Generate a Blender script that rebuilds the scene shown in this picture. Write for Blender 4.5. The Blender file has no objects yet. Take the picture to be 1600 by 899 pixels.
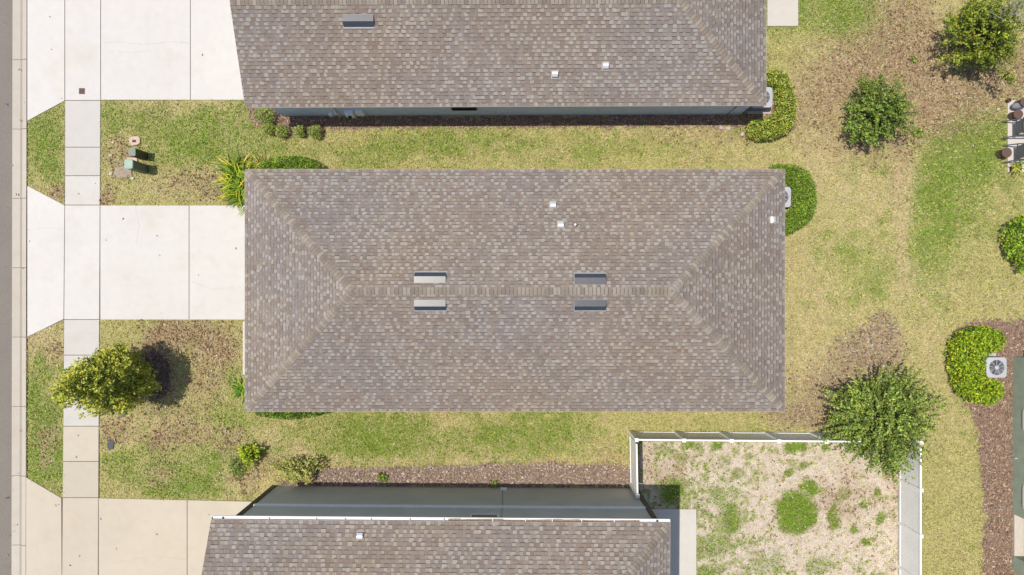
import bpy, bmesh, math, random
import numpy as np
from mathutils import Vector, Matrix

# ------------------------------------------------------------------ camera, sky, sun, exposure
SC = bpy.context.scene
COL = SC.collection
S, H = 0.0272, 33.0                      # metres per photo pixel on the ground, camera height
cam_d = bpy.data.cameras.new('camera'); cam_d.sensor_width = 36.0
cam_d.lens = 36.0 * H / (1600 * S); cam_d.clip_end = 3000
cam = bpy.data.objects.new('camera', cam_d); COL.objects.link(cam)
cam.location = (0, 0, H); cam.rotation_euler = (0, 0, 0)
SC.camera = cam
SUN = Vector((-0.277, 0.036, 1.0)).normalized()
w = bpy.data.worlds.new('World'); SC.world = w; w.use_nodes = True
nt = w.node_tree
sky = nt.nodes.new('ShaderNodeTexSky'); sky.sky_type = 'NISHITA'; sky.sun_disc = False
sky.sun_elevation = math.asin(SUN.z); sky.sun_rotation = math.atan2(SUN.x, SUN.y)
sky.air_density = 1.0; sky.dust_density = 1.5; sky.ozone_density = 1.0
bg = nt.nodes['Background']; bg.inputs['Strength'].default_value = 0.105
nt.links.new(sky.outputs[0], bg.inputs[0])
sd = bpy.data.lights.new('sun', 'SUN'); sd.energy = 3.55; sd.angle = math.radians(0.5); sd.color = (1.0, 0.925, 0.815)
so = bpy.data.objects.new('sun', sd); COL.objects.link(so)
so.rotation_euler = SUN.to_track_quat('Z', 'Y').to_euler(); so.location = (-10, 0, 40)
SC.view_settings.view_transform = 'Standard'; SC.view_settings.look = 'None'
SC.view_settings.gamma = 1.0; SC.view_settings.use_curve_mapping = False
SC.view_settings.exposure = 0.18

rng = np.random.default_rng(7)
random.seed(7)
K = 0.66                                 # observed sunlit value -> base colour

def lin(c):
    c = np.asarray(c, float) / 255.0
    return np.where(c <= 0.04045, c / 12.92, ((c + 0.055) / 1.055) ** 2.4)
def ob(r, g, b, k=1.0): return np.clip(lin((r, g, b)) * K * k, 0, 0.85)
def P(px, py, z=0.0):
    f = S * (H - z) / H
    return ((px - 800) * f, (449.5 - py) * f)
def P3(px, py, z=0.0): x, y = P(px, py, z); return Vector((x, y, z))
def topx(x, y): return x / S + 800, 449.5 - y / S

# ------------------------------------------------------------------ materials
def attr_mat(name, rough=0.9, spec=0.2, ns=(8.0, 40.0), na=(0.15, 0.2), bump=0.0, transl=0.0):
    m = bpy.data.materials.new(name); m.use_nodes = True; t = m.node_tree; b = t.nodes['Principled BSDF']
    b.inputs['Roughness'].default_value = rough; b.inputs['Specular IOR Level'].default_value = spec
    a = t.nodes.new('ShaderNodeAttribute'); a.attribute_name = 'Col'
    out = a.outputs['Color']
    tc = t.nodes.new('ShaderNodeTexCoord'); last = None
    for s, k in zip(ns, na):
        if k <= 0: continue
        n = t.nodes.new('ShaderNodeTexNoise'); n.inputs['Scale'].default_value = s; n.inputs['Detail'].default_value = 4
        t.links.new(tc.outputs['Object'], n.inputs['Vector'])
        mr = t.nodes.new('ShaderNodeMapRange'); mr.inputs[1].default_value = 0.25; mr.inputs[2].default_value = 0.75
        mr.inputs[3].default_value = 1 - k; mr.inputs[4].default_value = 1 + k
        t.links.new(n.outputs['Fac'], mr.inputs[0])
        mx = t.nodes.new('ShaderNodeVectorMath'); mx.operation = 'SCALE'
        t.links.new(out, mx.inputs[0]); t.links.new(mr.outputs[0], mx.inputs['Scale']); out = mx.outputs[0]; last = n
    t.links.new(out, b.inputs['Base Color'])
    if bump and last:
        bp = t.nodes.new('ShaderNodeBump'); bp.inputs['Strength'].default_value = bump; bp.inputs['Distance'].default_value = 0.02
        t.links.new(last.outputs['Fac'], bp.inputs['Height']); t.links.new(bp.outputs[0], b.inputs['Normal'])
    if transl:
        tr = t.nodes.new('ShaderNodeBsdfTranslucent'); t.links.new(out, tr.inputs['Color'])
        mxs = t.nodes.new('ShaderNodeMixShader'); mxs.inputs[0].default_value = transl
        t.links.new(b.outputs[0], mxs.inputs[1]); t.links.new(tr.outputs[0], mxs.inputs[2])
        t.links.new(mxs.outputs[0], t.nodes['Material Output'].inputs['Surface'])
    return m
def plain(name, col, rough=0.6, metal=0.0, spec=0.5, ns=6.0, na=0.06, bump=0.0):
    m = bpy.data.materials.new(name); m.use_nodes = True; t = m.node_tree; b = t.nodes['Principled BSDF']
    b.inputs['Roughness'].default_value = rough; b.inputs['Metallic'].default_value = metal
    b.inputs['Specular IOR Level'].default_value = spec
    tc = t.nodes.new('ShaderNodeTexCoord'); n = t.nodes.new('ShaderNodeTexNoise'); n.inputs['Scale'].default_value = ns
    n.inputs['Detail'].default_value = 5; t.links.new(tc.outputs['Object'], n.inputs['Vector'])
    r = t.nodes.new('ShaderNodeValToRGB'); c = np.asarray(col)
    r.color_ramp.elements[0].position = 0.3; r.color_ramp.elements[1].position = 0.7
    r.color_ramp.elements[0].color = (*(c * (1 - na)), 1); r.color_ramp.elements[1].color = (*np.clip(c * (1 + na), 0, 1), 1)
    t.links.new(n.outputs['Fac'], r.inputs[0]); t.links.new(r.outputs[0], b.inputs['Base Color'])
    if bump:
        bp = t.nodes.new('ShaderNodeBump'); bp.inputs['Strength'].default_value = bump; bp.inputs['Distance'].default_value = 0.01
        t.links.new(n.outputs['Fac'], bp.inputs['Height']); t.links.new(bp.outputs[0], b.inputs['Normal'])
    return m
M = {}
M['ground'] = attr_mat('ground_soil', 1.0, 0.05, (3.0, 28.0), (0.14, 0.5), 0.7)
M['grass'] = attr_mat('grass_blade', 0.85, 0.15, (), (), 0, 0.25)
M['chip'] = attr_mat('mulch_chip', 0.95, 0.1, (), ())
M['leaf'] = attr_mat('leaf', 0.55, 0.35, (), (), 0, 0.10)
M['shingle'] = attr_mat('shingle', 0.95, 0.12, (0.5, 70.0), (0.05, 0.14), 0.3)
M['concrete'] = attr_mat('concrete', 0.9, 0.2, (0.35, 3.0, 60.0), (0.035, 0.025, 0.03), 0.15)
def stain(m, amt, col, sc):
    t = m.node_tree; b = t.nodes['Principled BSDF']; src = b.inputs['Base Color'].links[0].from_socket
    tc = t.nodes.new('ShaderNodeTexCoord'); n = t.nodes.new('ShaderNodeTexNoise'); n.inputs['Scale'].default_value = sc; n.inputs['Detail'].default_value = 6; n.inputs['Roughness'].default_value = .65
    t.links.new(tc.outputs['Object'], n.inputs['Vector']); r = t.nodes.new('ShaderNodeMapRange'); r.inputs[1].default_value = .52; r.inputs[2].default_value = .72; r.inputs[3].default_value = 0; r.inputs[4].default_value = amt
    t.links.new(n.outputs['Fac'], r.inputs[0]); mx = t.nodes.new('ShaderNodeMix'); mx.data_type = 'RGBA'; mx.blend_type = 'MULTIPLY'
    t.links.new(r.outputs[0], mx.inputs[0]); t.links.new(src, mx.inputs[6]); mx.inputs[7].default_value = (*col, 1); t.links.new(mx.outputs[2], b.inputs['Base Color'])
stain(M['concrete'], .6, (.93, .89, .81), .45); stain(M['concrete'], .4, (.9, .88, .86), 1.7)
M['asphalt'] = attr_mat('asphalt', 0.95, 0.2, (0.6, 45.0), (0.06, 0.25), 0.5)
M['bark'] = plain('bark', (0.13, 0.10, 0.075), 0.95, na=0.3, ns=20)
M['deadwood'] = plain('dead_wood', ob(165, 165, 155), 0.95, na=0.2, ns=20)
M['vinyl'] = plain('white_vinyl', (0.88, 0.89, 0.90), 0.45, ns=2, na=0.03)
M['white'] = plain('white_paint', (0.78, 0.78, 0.77), 0.5, ns=2, na=0.03)
M['gutter_dirt'] = plain('gutter_debris', ob(175, 155, 135), 1.0, ns=14, na=0.35)
M['wall_blue'] = plain('blue_grey_stucco', (0.62, 0.70, 0.86), 0.9, ns=3, na=0.06, bump=0.2)
M['wall_grey'] = plain('grey_green_stucco', (0.55, 0.55, 0.49), 0.9, ns=1.2, na=0.06, bump=0.2)
M['wall_tan'] = plain('tan_stucco', ob(190, 180, 165), 0.9, ns=3, na=0.05, bump=0.2)
M['wall_green'] = plain('sage_green_stucco', (0.36, 0.43, 0.33), 0.9, ns=2.5, na=0.1, bump=0.2)
M['charcoal'] = plain('charcoal_trim', (0.03, 0.03, 0.03), 0.6)
M['band'] = plain('pale_band', (0.84, 0.84, 0.82), 0.7)
M['glass'] = plain('dark_glass', (0.01, 0.012, 0.014), 0.08, spec=0.6)
M['soffit'] = plain('soffit', (0.6, 0.6, 0.58), 0.7)
M['ventmetal'] = plain('painted_dark_metal', (0.045, 0.053, 0.07), 0.37, 0.0, .75, na=0.12)
M['flash'] = plain('galvanised_flashing', ob(200, 205, 215), 0.45, 0.3)
M['silver'] = plain('bright_aluminium', (0.72, 0.74, 0.77), 0.4, 0.35)
M['ac_grey'] = plain('ac_light_grey', ob(214, 217, 224), 0.5, na=0.04)
M['ac_dark'] = plain('ac_dark_interior', (0.03, 0.034, 0.042), 0.5)
M['ac_blade'] = plain('ac_fan_blade', (0.22, 0.24, 0.28), 0.35, 0.4)
M['ac_louver'] = plain('ac_louver', (0.25, 0.26, 0.27), 0.6)
M['ped_green'] = plain('utility_green', ob(112, 132, 112, .75), 0.6, na=0.12)
M['ped_top'] = plain('faded_green_cap', ob(190, 215, 195), 0.7, na=0.08)
M['ped_dark'] = plain('dark_olive_plastic', ob(72, 76, 52), 0.6, na=0.15)
M['ped_grey'] = plain('faded_grey_cap', ob(160, 172, 158), 0.8, na=0.2, ns=20)
M['pinkish'] = plain('pinkish_polymer', ob(235, 210, 190), 0.85, na=0.08)
M['darkhole'] = plain('dark_recess', (0.06, 0.05, 0.045), 0.9)
M['padrough'] = plain('weathered_concrete', ob(190, 172, 155), 1.0, ns=22, na=0.25, bump=0.5)
M['lid'] = plain('dark_grey_lid', ob(92, 98, 106), 0.8, ns=20, na=0.15)
M['cover'] = plain('brown_iron_cover', ob(120, 92, 88), 0.85, ns=40, na=0.2)
M['stone'] = plain('pale_stone', ob(236, 224, 200), 0.95, ns=15, na=0.15)
M['stone_grey'] = plain('grey_stone', ob(140, 138, 128), 0.95, ns=15, na=0.2)
M['stone_pink'] = plain('pale_pink_stone', ob(240, 205, 212), 0.9, ns=15, na=0.1)
M['wicker'] = plain('brown_wicker', ob(118, 92, 84), 0.8, ns=60, na=0.25, bump=0.4)
M['frame_grey'] = plain('grey_metal_frame', ob(88, 90, 98), 0.5)
M['sling'] = plain('grey_sling_fabric', ob(150, 153, 162), 0.85, ns=80, na=0.1)
M['beige'] = plain('beige_cushion', ob(205, 185, 165), 0.9, ns=40, na=0.1)
M['pot'] = plain('dark_pot', ob(95, 80, 62), 0.8)
M['door'] = plain('white_door', (0.7, 0.7, 0.68), 0.5)
M['pvc'] = plain('white_pvc', (0.72, 0.72, 0.72), 0.5)
M['meter'] = plain('light_grey_metal_box', (.82, .84, .88), 0.5, 0.1)
M['shingle_flash'] = plain('weathered_flashing', ob(196, 184, 174), 0.8, na=.1)
M['hose'] = plain('dark_cable', (0.05, 0.05, 0.055), 0.6)

# ------------------------------------------------------------------ mesh building
O0 = Vector((0, 0, 0))
CUR = [O0]
class MB:
    def __init__(s): s.v = []; s.f = []; s.c = []
    def poly(s, pts, col=(1, 1, 1)):
        i = len(s.v); s.v += [tuple(p) for p in pts]; s.f.append(tuple(range(i, i + len(pts)))); s.c.append(tuple(col))
    def box(s, x0, x1, y0, y1, z0, z1, col=(1, 1, 1)):
        i = len(s.v)
        s.v += [(x0, y0, z0), (x1, y0, z0), (x1, y1, z0), (x0, y1, z0), (x0, y0, z1), (x1, y0, z1), (x1, y1, z1), (x0, y1, z1)]
        for q in ((3, 2, 1, 0), (4, 5, 6, 7), (0, 1, 5, 4), (1, 2, 6, 5), (2, 3, 7, 6), (3, 0, 4, 7)):
            s.f.append(tuple(i + k for k in q)); s.c.append(tuple(col))
    def prism(s, poly, z0, z1, col=(1, 1, 1)):
        a = sum(poly[k][0] * poly[(k + 1) % len(poly)][1] - poly[(k + 1) % len(poly)][0] * poly[k][1] for k in range(len(poly)))
        if a < 0: poly = poly[::-1]
        n = len(poly); i = len(s.v)
        s.v += [(x, y, z0) for x, y in poly] + [(x, y, z1) for x, y in poly]
        s.f.append(tuple(i + k for k in reversed(range(n)))); s.f.append(tuple(i + n + k for k in range(n)))
        for k in range(n): s.f.append((i + k, i + (k + 1) % n, i + n + (k + 1) % n, i + n + k))
        s.c += [tuple(col)] * (n + 2)
    def tube(s, pts, rad, n=8, col=(1, 1, 1), cap=True):
        pts = [Vector(p) for p in pts]
        if not hasattr(rad, '__len__'): rad = [rad] * len(pts)
        i0 = len(s.v)
        for k, p in enumerate(pts):
            d = (pts[min(k + 1, len(pts) - 1)] - pts[max(k - 1, 0)]).normalized()
            a = d.cross(Vector((0, 0, 1)) if abs(d.z) < 0.9 else Vector((1, 0, 0))).normalized(); b = d.cross(a)
            for j in range(n):
                t = 2 * math.pi * j / n; s.v.append(tuple(p + (a * math.cos(t) + b * math.sin(t)) * rad[k]))
        for k in range(len(pts) - 1):
            for j in range(n):
                s.f.append((i0 + k * n + j, i0 + k * n + (j + 1) % n, i0 + (k + 1) * n + (j + 1) % n, i0 + (k + 1) * n + j)); s.c.append(tuple(col))
        if cap:
            s.f.append(tuple(i0 + j for j in range(n))); s.c.append(tuple(col))
            e = i0 + (len(pts) - 1) * n; s.f.append(tuple(e + j for j in reversed(range(n)))); s.c.append(tuple(col))
    def lathe(s, c, prof, n=20, col=(1, 1, 1)):
        i0 = len(s.v)
        for r, z in prof:
            for j in range(n):
                t = 2 * math.pi * j / n; s.v.append((c[0] + r * math.cos(t), c[1] + r * math.sin(t), c[2] + z))
        for k in range(len(prof) - 1):
            for j in range(n):
                s.f.append((i0 + k * n + j, i0 + k * n + (j + 1) % n, i0 + (k + 1) * n + (j + 1) % n, i0 + (k + 1) * n + j)); s.c.append(tuple(col))
        s.f.append(tuple(i0 + j for j in reversed(range(n)))); s.c.append(tuple(col))
        e = i0 + (len(prof) - 1) * n; s.f.append(tuple(e + j for j in range(n))); s.c.append(tuple(col))
    def blob(s, c, r, seed=0, jit=0.15, col=(1, 1, 1), sub=2):
        bm = bmesh.new(); bmesh.ops.create_icosphere(bm, subdivisions=sub, radius=1.0)
        R = random.Random(seed); i = len(s.v)
        ph = [R.uniform(0, 6.28) for _ in range(6)]
        for v in bm.verts:
            q = v.co; k = 1 + jit * (math.sin(3 * q.x + ph[0]) * math.sin(2.6 * q.y + ph[1]) + 0.6 * math.sin(5 * q.z + ph[2] + 3 * q.x) + R.uniform(-.3, .3))
            s.v.append((c[0] + q.x * r[0] * k, c[1] + q.y * r[1] * k, c[2] + q.z * r[2] * k))
        for f in bm.faces: s.f.append(tuple(i + v.index for v in f.verts)); s.c.append(tuple(col))
        bm.free()
    def build(s, name, mat, parent=None, bevel=0.0, smooth=False, seg=2):
        me = bpy.data.meshes.new(name); o = CUR[0]
        me.from_pydata([(x - o.x, y - o.y, z - o.z) for x, y, z in s.v], [], s.f)
        me.validate(); me.update()
        if len(me.polygons) == len(s.f):
            ca = me.color_attributes.new('Col', 'FLOAT_COLOR', 'CORNER')
            ln = np.array([len(f) for f in s.f]); c = np.ones((len(s.f), 4), np.float32); c[:, :3] = np.array(s.c)
            ca.data.foreach_set('color', np.repeat(c, ln, axis=0).ravel())
        if bevel:
            bm = bmesh.new(); bm.from_mesh(me)
            bmesh.ops.remove_doubles(bm, verts=bm.verts, dist=1e-5)
            ed = [e for e in bm.edges if len(e.link_faces) == 2 and e.calc_face_angle(0) > 0.5]
            bmesh.ops.bevel(bm, geom=ed, offset=bevel, segments=seg, affect='EDGES', profile=0.5)
            bm.to_mesh(me); bm.free()
        if smooth: me.polygons.foreach_set('use_smooth', [True] * len(me.polygons))
        me.materials.append(M[mat]); ob_ = bpy.data.objects.new(name, me); COL.objects.link(ob_)
        if parent is not None: ob_.parent = parent
        return ob_
def np_obj(name, V, F, C, mat, parent=None, smooth=False):
    """V (n,3), F (m,k), C (m,3) per face"""
    me = bpy.data.meshes.new(name); m, k = F.shape; o = CUR[0]
    V = V - np.array([o.x, o.y, o.z])
    me.vertices.add(len(V)); me.vertices.foreach_set('co', V.astype(np.float32).ravel())
    me.loops.add(m * k); me.loops.foreach_set('vertex_index', F.astype(np.int32).ravel())
    me.polygons.add(m); me.polygons.foreach_set('loop_start', np.arange(0, m * k, k, dtype=np.int32))
    me.update(calc_edges=True)
    ca = me.color_attributes.new('Col', 'FLOAT_COLOR', 'CORNER')
    c4 = np.ones((m, 4), np.float32); c4[:, :3] = C
    ca.data.foreach_set('color', np.repeat(c4, k, axis=0).ravel())
    if smooth: me.polygons.foreach_set('use_smooth', np.ones(m, bool))
    me.materials.append(M[mat]); ob_ = bpy.data.objects.new(name, me); COL.objects.link(ob_)
    if parent is not None: ob_.parent = parent
    return ob_
def tag(o, label=None, cat=None, group=None, kind=None):
    if label: o['label'] = label
    if cat: o['category'] = cat
    if group: o['group'] = group
    if kind: o['kind'] = kind
    return o
def thing(name, label, cat, loc, rotz=0.0, group=None):
    o = bpy.data.objects.new(name, None); o.empty_display_size = 0.2; COL.objects.link(o)
    o.location = loc; o.rotation_euler = (0, 0, rotz); CUR[0] = Vector(loc)
    return tag(o, label, cat, group)
def done(): CUR[0] = O0
def kids(o): return [c for c in bpy.data.objects if c.parent == o]
def copy_tree(o, parent=None):
    c = o.copy(); COL.objects.link(c)
    if parent is not None: c.parent = parent
    for ch in kids(o): copy_tree(ch, c)
    return c

# ------------------------------------------------------------------ noise and ground fields (in ground photo pixels)
NT = rng.random((256, 256))
def vnoise(x, y, s, seed=0):
    x = np.asarray(x) / s + seed * 17.31; y = np.asarray(y) / s + seed * 9.77
    xi = np.floor(x).astype(int); yi = np.floor(y).astype(int); fx = x - xi; fy = y - yi
    fx = fx * fx * (3 - 2 * fx); fy = fy * fy * (3 - 2 * fy)
    g = lambda a, b: NT[a % 256, b % 256]
    return (g(xi, yi) * (1 - fx) + g(xi + 1, yi) * fx) * (1 - fy) + (g(xi, yi + 1) * (1 - fx) + g(xi + 1, yi + 1) * fx) * fy
def fbm(x, y, s, seed=0, n=4):
    t = 0; a = 0.5; tot = 0
    for k in range(n): t = t + a * vnoise(x, y, s / 2 ** k, seed + k); tot += a; a *= 0.55
    return t / tot
def inpoly(px, py, poly):
    r = np.zeros(np.shape(px), bool); n = len(poly)
    for k in range(n):
        x1, y1 = poly[k]; x2, y2 = poly[(k + 1) % n]
        if y1 == y2: continue
        c = ((y1 > py) != (y2 > py)) & (px < (x2 - x1) * (py - y1) / (y2 - y1) + x1); r ^= c
    return r
# bare areas (no grass): paving and house footprints
DRIVE_N = [(42, -60), (42, 190), (102, 158), (382, 157), (420, 157), (420, -60)]
DRIVE_M = [(42, 290), (102, 321), (420, 321), (420, 500), (100, 500), (42, 527)]
DRIVE_S = [(40, 745), (97, 778), (430, 783), (430, 960), (40, 960)]
WALK = [(102, -60), (158, -60), (155, 960), (97, 960)]
NOGRASS = [DRIVE_N, DRIVE_M, DRIVE_S, WALK, [(-900, -2000), (42, -2000), (40, 3000), (-900, 3000)],
           [(420, 290), (1172, 290), (1172, 600), (420, 600)], [(420, -100), (1157, -100), (1157, 182), (420, 182)],
           [(433, 759), (988, 761), (988, 1000), (433, 1000)], [(988, 795), (1088, 795), (1088, 1000), (988, 1000)],
           [(1198, -60), (1247, -60), (1247, 42), (1198, 42)], [(1572, 157), (1700, 157), (1700, 270), (1572, 270)],
           [(1582, 557), (1800, 557), (1800, 1000), (1582, 1000)]]
MULCH = [[(1168, 200), (440, 200), (425, 185), (425, 181), (1168, 179)],
         [(420, 212), (400, 200), (392, 185), (392, 168), (445, 168), (452, 198), (505, 202), (506, 212), (470, 215), (440, 219)],
         [(492, 733), (700, 727), (860, 724), (986, 728), (988, 762), (436, 762), (440, 752), (485, 752)],
         [(1610, 500), (1525, 501), (1494, 514), (1484, 550), (1487, 600), (1516, 640), (1530, 690), (1533, 760), (1538, 820), (1536, 960), (1610, 960)],
         [(1160, 165), (1240, 165), (1243, 200), (1220, 215), (1170, 215)]]
MULCH.append([(243 + 25 * math.cos(k * .45), 587 + 40 * math.sin(k * .45)) for k in range(14)])  # ring under the street tree, added to blacken its shadow
YARD = [(999, 692), (1404, 692), (1404, 960), (1090, 960), (1088, 795), (999, 795)]
#        cx   cy   rx  ry  kind weight    kinds: g green, t tan straw, b brown litter, y yellow
BL = [(240, 585, 26, 40, 'b', 1.3), (70, 215, 32, 45, 'g', .9), (85, 265, 18, 18, 'g', .7), (90, 300, 14, 12, 'b', .8), (310, 190, 110, 25, 'g', .8), (300, 235, 60, 22, 'g', .8), (180, 180, 30, 14, 'g', .4),
      (240, 295, 60, 22, 't', .8), (300, 285, 40, 20, 'b', .6), (168, 310, 12, 12, 'b', .9), (190, 245, 32, 30, 'b', .5), (250, 175, 30, 16, 'b', .35), (345, 305, 20, 14, 'b', .7),
      (540, 240, 170, 26, 'g', .55), (820, 228, 190, 20, 'g', .55), (1100, 215, 80, 14, 'b', .55), (1130, 245, 80, 14, 't', .5), (1000, 210, 60, 10, 't', .4), (700, 255, 260, 8, 'y', .5),
      (1280, 10, 85, 40, 'g', .9), (1235, 70, 40, 22, 'y', .7), (1330, 35, 40, 30, 'g', .4),
      (1420, 40, 45, 50, 'b', .9), (1370, 75, 60, 45, 'b', .8), (1310, 120, 50, 50, 'b', .75), (1280, 170, 40, 40, 'b', .6), (1430, 110, 60, 50, 'b', .8), (1500, 160, 50, 40, 'b', .9), (1580, 110, 50, 40, 'b', .9), (1460, 190, 40, 40, 'b', .7), (1330, 230, 60, 30, 'b', .55),
      (1280, 250, 60, 45, 't', .6), (1405, 250, 14, 60, 'b', .6), (1408, 310, 11, 60, 't', 1.3), (1410, 390, 11, 50, 't', 1.2), (1340, 300, 60, 50, 't', .4),
      (1530, 215, 55, 48, 'g', 1.2), (1480, 265, 45, 55, 'g', .8), (1475, 345, 60, 65, 'g', .7), (1455, 370, 12, 10, 'g', .9), (1482, 355, 8, 25, 'g', .9), (1515, 345, 10, 8, 'g', .8), (1430, 440, 60, 40, 'g', .35), (1330, 390, 60, 50, 'g', .25), (1540, 420, 60, 50, 'y', .5),
      (1270, 440, 40, 60, 't', .45), (1255, 560, 40, 60, 't', .75), (1300, 520, 50, 40, 't', .4), (1340, 555, 35, 26, 'l', 1.0), (1372, 535, 24, 28, 'l', 1.4), (1385, 505, 12, 16, 'l', 1.1), (1390, 560, 14, 26, 'l', 1.2), (1290, 605, 40, 30, 'l', 1.1), (1245, 652, 40, 16, 'l', .9), (1320, 650, 40, 26, 'l', .9), (1300, 470, 30, 20, 'g', .3),
      (1450, 540, 40, 60, 't', .7), (1480, 640, 40, 60, 't', .6), (1480, 760, 45, 130, 'y', .9), (1450, 560, 20, 10, 'b', .3),
      (65, 530, 22, 30, 't', .7), (85, 545, 16, 20, 'b', .6), (60, 620, 22, 45, 'g', .8), (85, 660, 20, 20, 'g', .5), (75, 680, 25, 14, 'b', .7), (50, 705, 10, 28, 'g', .9), (85, 710, 18, 14, 'g', .7), (70, 715, 10, 16, 'b', .9), (75, 745, 25, 16, 'g', .7),
      (200, 510, 36, 14, 'y', .6), (300, 520, 50, 22, 'b', .9), (270, 525, 40, 20, 'b', .6), (340, 545, 30, 25, 'b', .8), (320, 600, 30, 35, 'b', .5), (350, 515, 26, 16, 'y', .3), (230, 660, 60, 18, 't', .7), (290, 670, 50, 20, 'b', .6), (180, 670, 22, 20, 'b', .6), (350, 655, 26, 20, 'g', .8), (365, 600, 14, 30, 'g', .5),
      (205, 720, 40, 22, 'g', .8), (310, 735, 45, 32, 'g', .9), (270, 765, 60, 12, 'g', .7), (250, 740, 22, 20, 'b', .7), (265, 690, 30, 12, 'b', .7), (180, 740, 18, 20, 'g', .5), (360, 690, 20, 25, 'b', .6), (350, 750, 10, 25, 't', .8), (390, 745, 30, 22, 'b', .6), (240, 695, 10, 12, 'b', .6),
      (560, 665, 80, 30, 'g', .5), (640, 690, 140, 28, 'g', .75), (850, 680, 90, 30, 'g', .7), (500, 670, 30, 18, 'y', .6), (730, 700, 60, 10, 't', .3), (930, 700, 50, 25, 't', .5), (700, 720, 300, 7, 't', .7), (960, 720, 30, 20, 'b', .5), (1100, 660, 120, 12, 'y', .6), (450, 700, 40, 15, 't', .6), (430, 720, 20, 10, 'b', .5),
      (1240, 806, 30, 34, 'G', 1.5), (1262, 765, 12, 14, 'G', 1.4), (1246, 702, 20, 10, 'G', 1.2), (1305, 805, 12, 22, 'G', 1.2), (1315, 775, 12, 14, 'G', .8), (1335, 830, 8, 8, 'G', 1), (1348, 790, 6, 6, 'G', 1.2), (1366, 770, 6, 6, 'G', 1.2), (1380, 808, 10, 10, 'G', .9), (1292, 700, 10, 6, 'G', 1), (1237, 740, 8, 7, 'G', 1), (1258, 728, 7, 8, 'G', .9), (1330, 702, 8, 6, 'G', 1),
      (1080, 698, 8, 6, 'G', 1.2), (1122, 700, 9, 8, 'G', 1.2), (1066, 720, 10, 8, 'G', .8), (1150, 740, 12, 10, 'G', .7), (1140, 810, 18, 26, 'G', 1.0), (1110, 850, 30, 20, 'G', .7), (1050, 770, 26, 22, 'G', 1.1), (1120, 780, 24, 16, 'G', .6), (1100, 890, 20, 12, 'G', .9), (1200, 880, 30, 20, 'G', .5), (1280, 885, 20, 14, 'G', .6), (1346, 850, 8, 6, 'G', 1.1), (1360, 848, 6, 6, 'G', 1.1),
      (1040, 720, 40, 25, 'B', .5), (1025, 745, 25, 14, 'B', .8), (1320, 790, 40, 30, 'B', .7), (1395, 740, 9, 90, 'B', .8), (1290, 770, 30, 20, 'B', .5), (1345, 745, 40, 25, 'B', .5)]
CG = ob(122, 148, 60); CY = ob(192, 184, 128); CT = ob(212, 190, 146); CB = ob(176, 148, 122); CS = ob(232, 217, 201); CM = ob(160, 140, 126)
def fields(px, py):
    px = np.asarray(px, float); py = np.asarray(py, float)
    wx = px + 22 * (fbm(px, py, 40, 1) - .5) + 7 * (vnoise(px, py, 8, 9) - .5); wy = py + 22 * (fbm(px, py, 40, 5) - .5) + 7 * (vnoise(px, py, 8, 12) - .5)
    acc = {k: np.zeros(px.shape) for k in 'gtbyGBl'}
    for cx, cy, rx, ry, k, wt in BL:
        d = ((wx - cx) / rx) ** 2 + ((wy - cy) / ry) ** 2
        if k == 'G': acc[k] = np.maximum(acc[k], wt * np.clip(1.45 - d, 0, 1))
        else: acc[k] += wt * np.exp(-d * 0.75)
    n1 = fbm(px, py, 45, 21); n2 = fbm(px, py, 14, 31); n3 = fbm(px, py, 70, 41)
    g = np.clip(acc['g'] * 1.1 + (n1 - .5) * 1.3 + (n2 - .5) * 0.8, 0, 1.3)
    t = np.clip(acc['t'] * 0.9 + (n3 - .5) * 1.3 + (n2 - .5) * -0.8, 0, 1.2)
    acc['b'] = acc['b'] + acc['l'] * 1.25
    b = np.clip(acc['b'] * 1.3 + (n2 - .5) * 1.0 * (acc['b'] > .15) - 0.1, 0, 1.6)
    y = 0.62 + acc['y']
    yard = inpoly(px, py, YARD)
    n4 = fbm(px, py, 11, 51, 5) * .66 + .34 * vnoise(px, py, 4.0, 57); n5 = fbm(px, py, 60, 61)
    left = np.clip((1320 - px) / 260, 0, 1) * .17 + np.clip((py - 760) / 140, 0, 1) * .07
    gy = np.maximum(acc['G'] * np.clip(.35 + 1.3 * n4, .4, 1.1), np.clip((n4 - .585 + left + (n5 - .5) * .35) * 3.4, 0, .75)) * (acc['G'] * 0 + 1)
    by = np.clip(acc['B'] - .05 + (n2 - .5) * 1.6, 0, 1)
    g = np.where(yard, gy * 1.2, g); b = np.where(yard, by * .9, b); t = np.where(yard, 0.2, t); y = np.where(yard, 0.10 + .5 * np.clip((n4 - .47) * 5, 0, 1), y)
    s = np.where(yard, np.clip(1.1 - gy, 0, 1), 0)
    mul = np.zeros(px.shape, bool); jx = 9 * (vnoise(px, py, 3, 81) - .5); jy_ = 9 * (vnoise(px, py, 3, 83) - .5)
    for p in MULCH: mul |= inpoly(px + (wx - px) * .5 + jx, py + (wy - py) * .5 + jy_, p)
    g, t, b, y = [np.clip(q, 0, None) ** 1.5 for q in (g, t, b, y)]
    return g, t, b, y, s, mul
def ground_col(px, py):
    g, t, b, y, s, mul = fields(px, py)
    tot = g + t + b + y + s + 1e-6
    c = (g[..., None] * CG + t[..., None] * CT + b[..., None] * CB + y[..., None] * CY + s[..., None] * CS) / tot[..., None]
    c[mul] = CM
    return c

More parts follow.
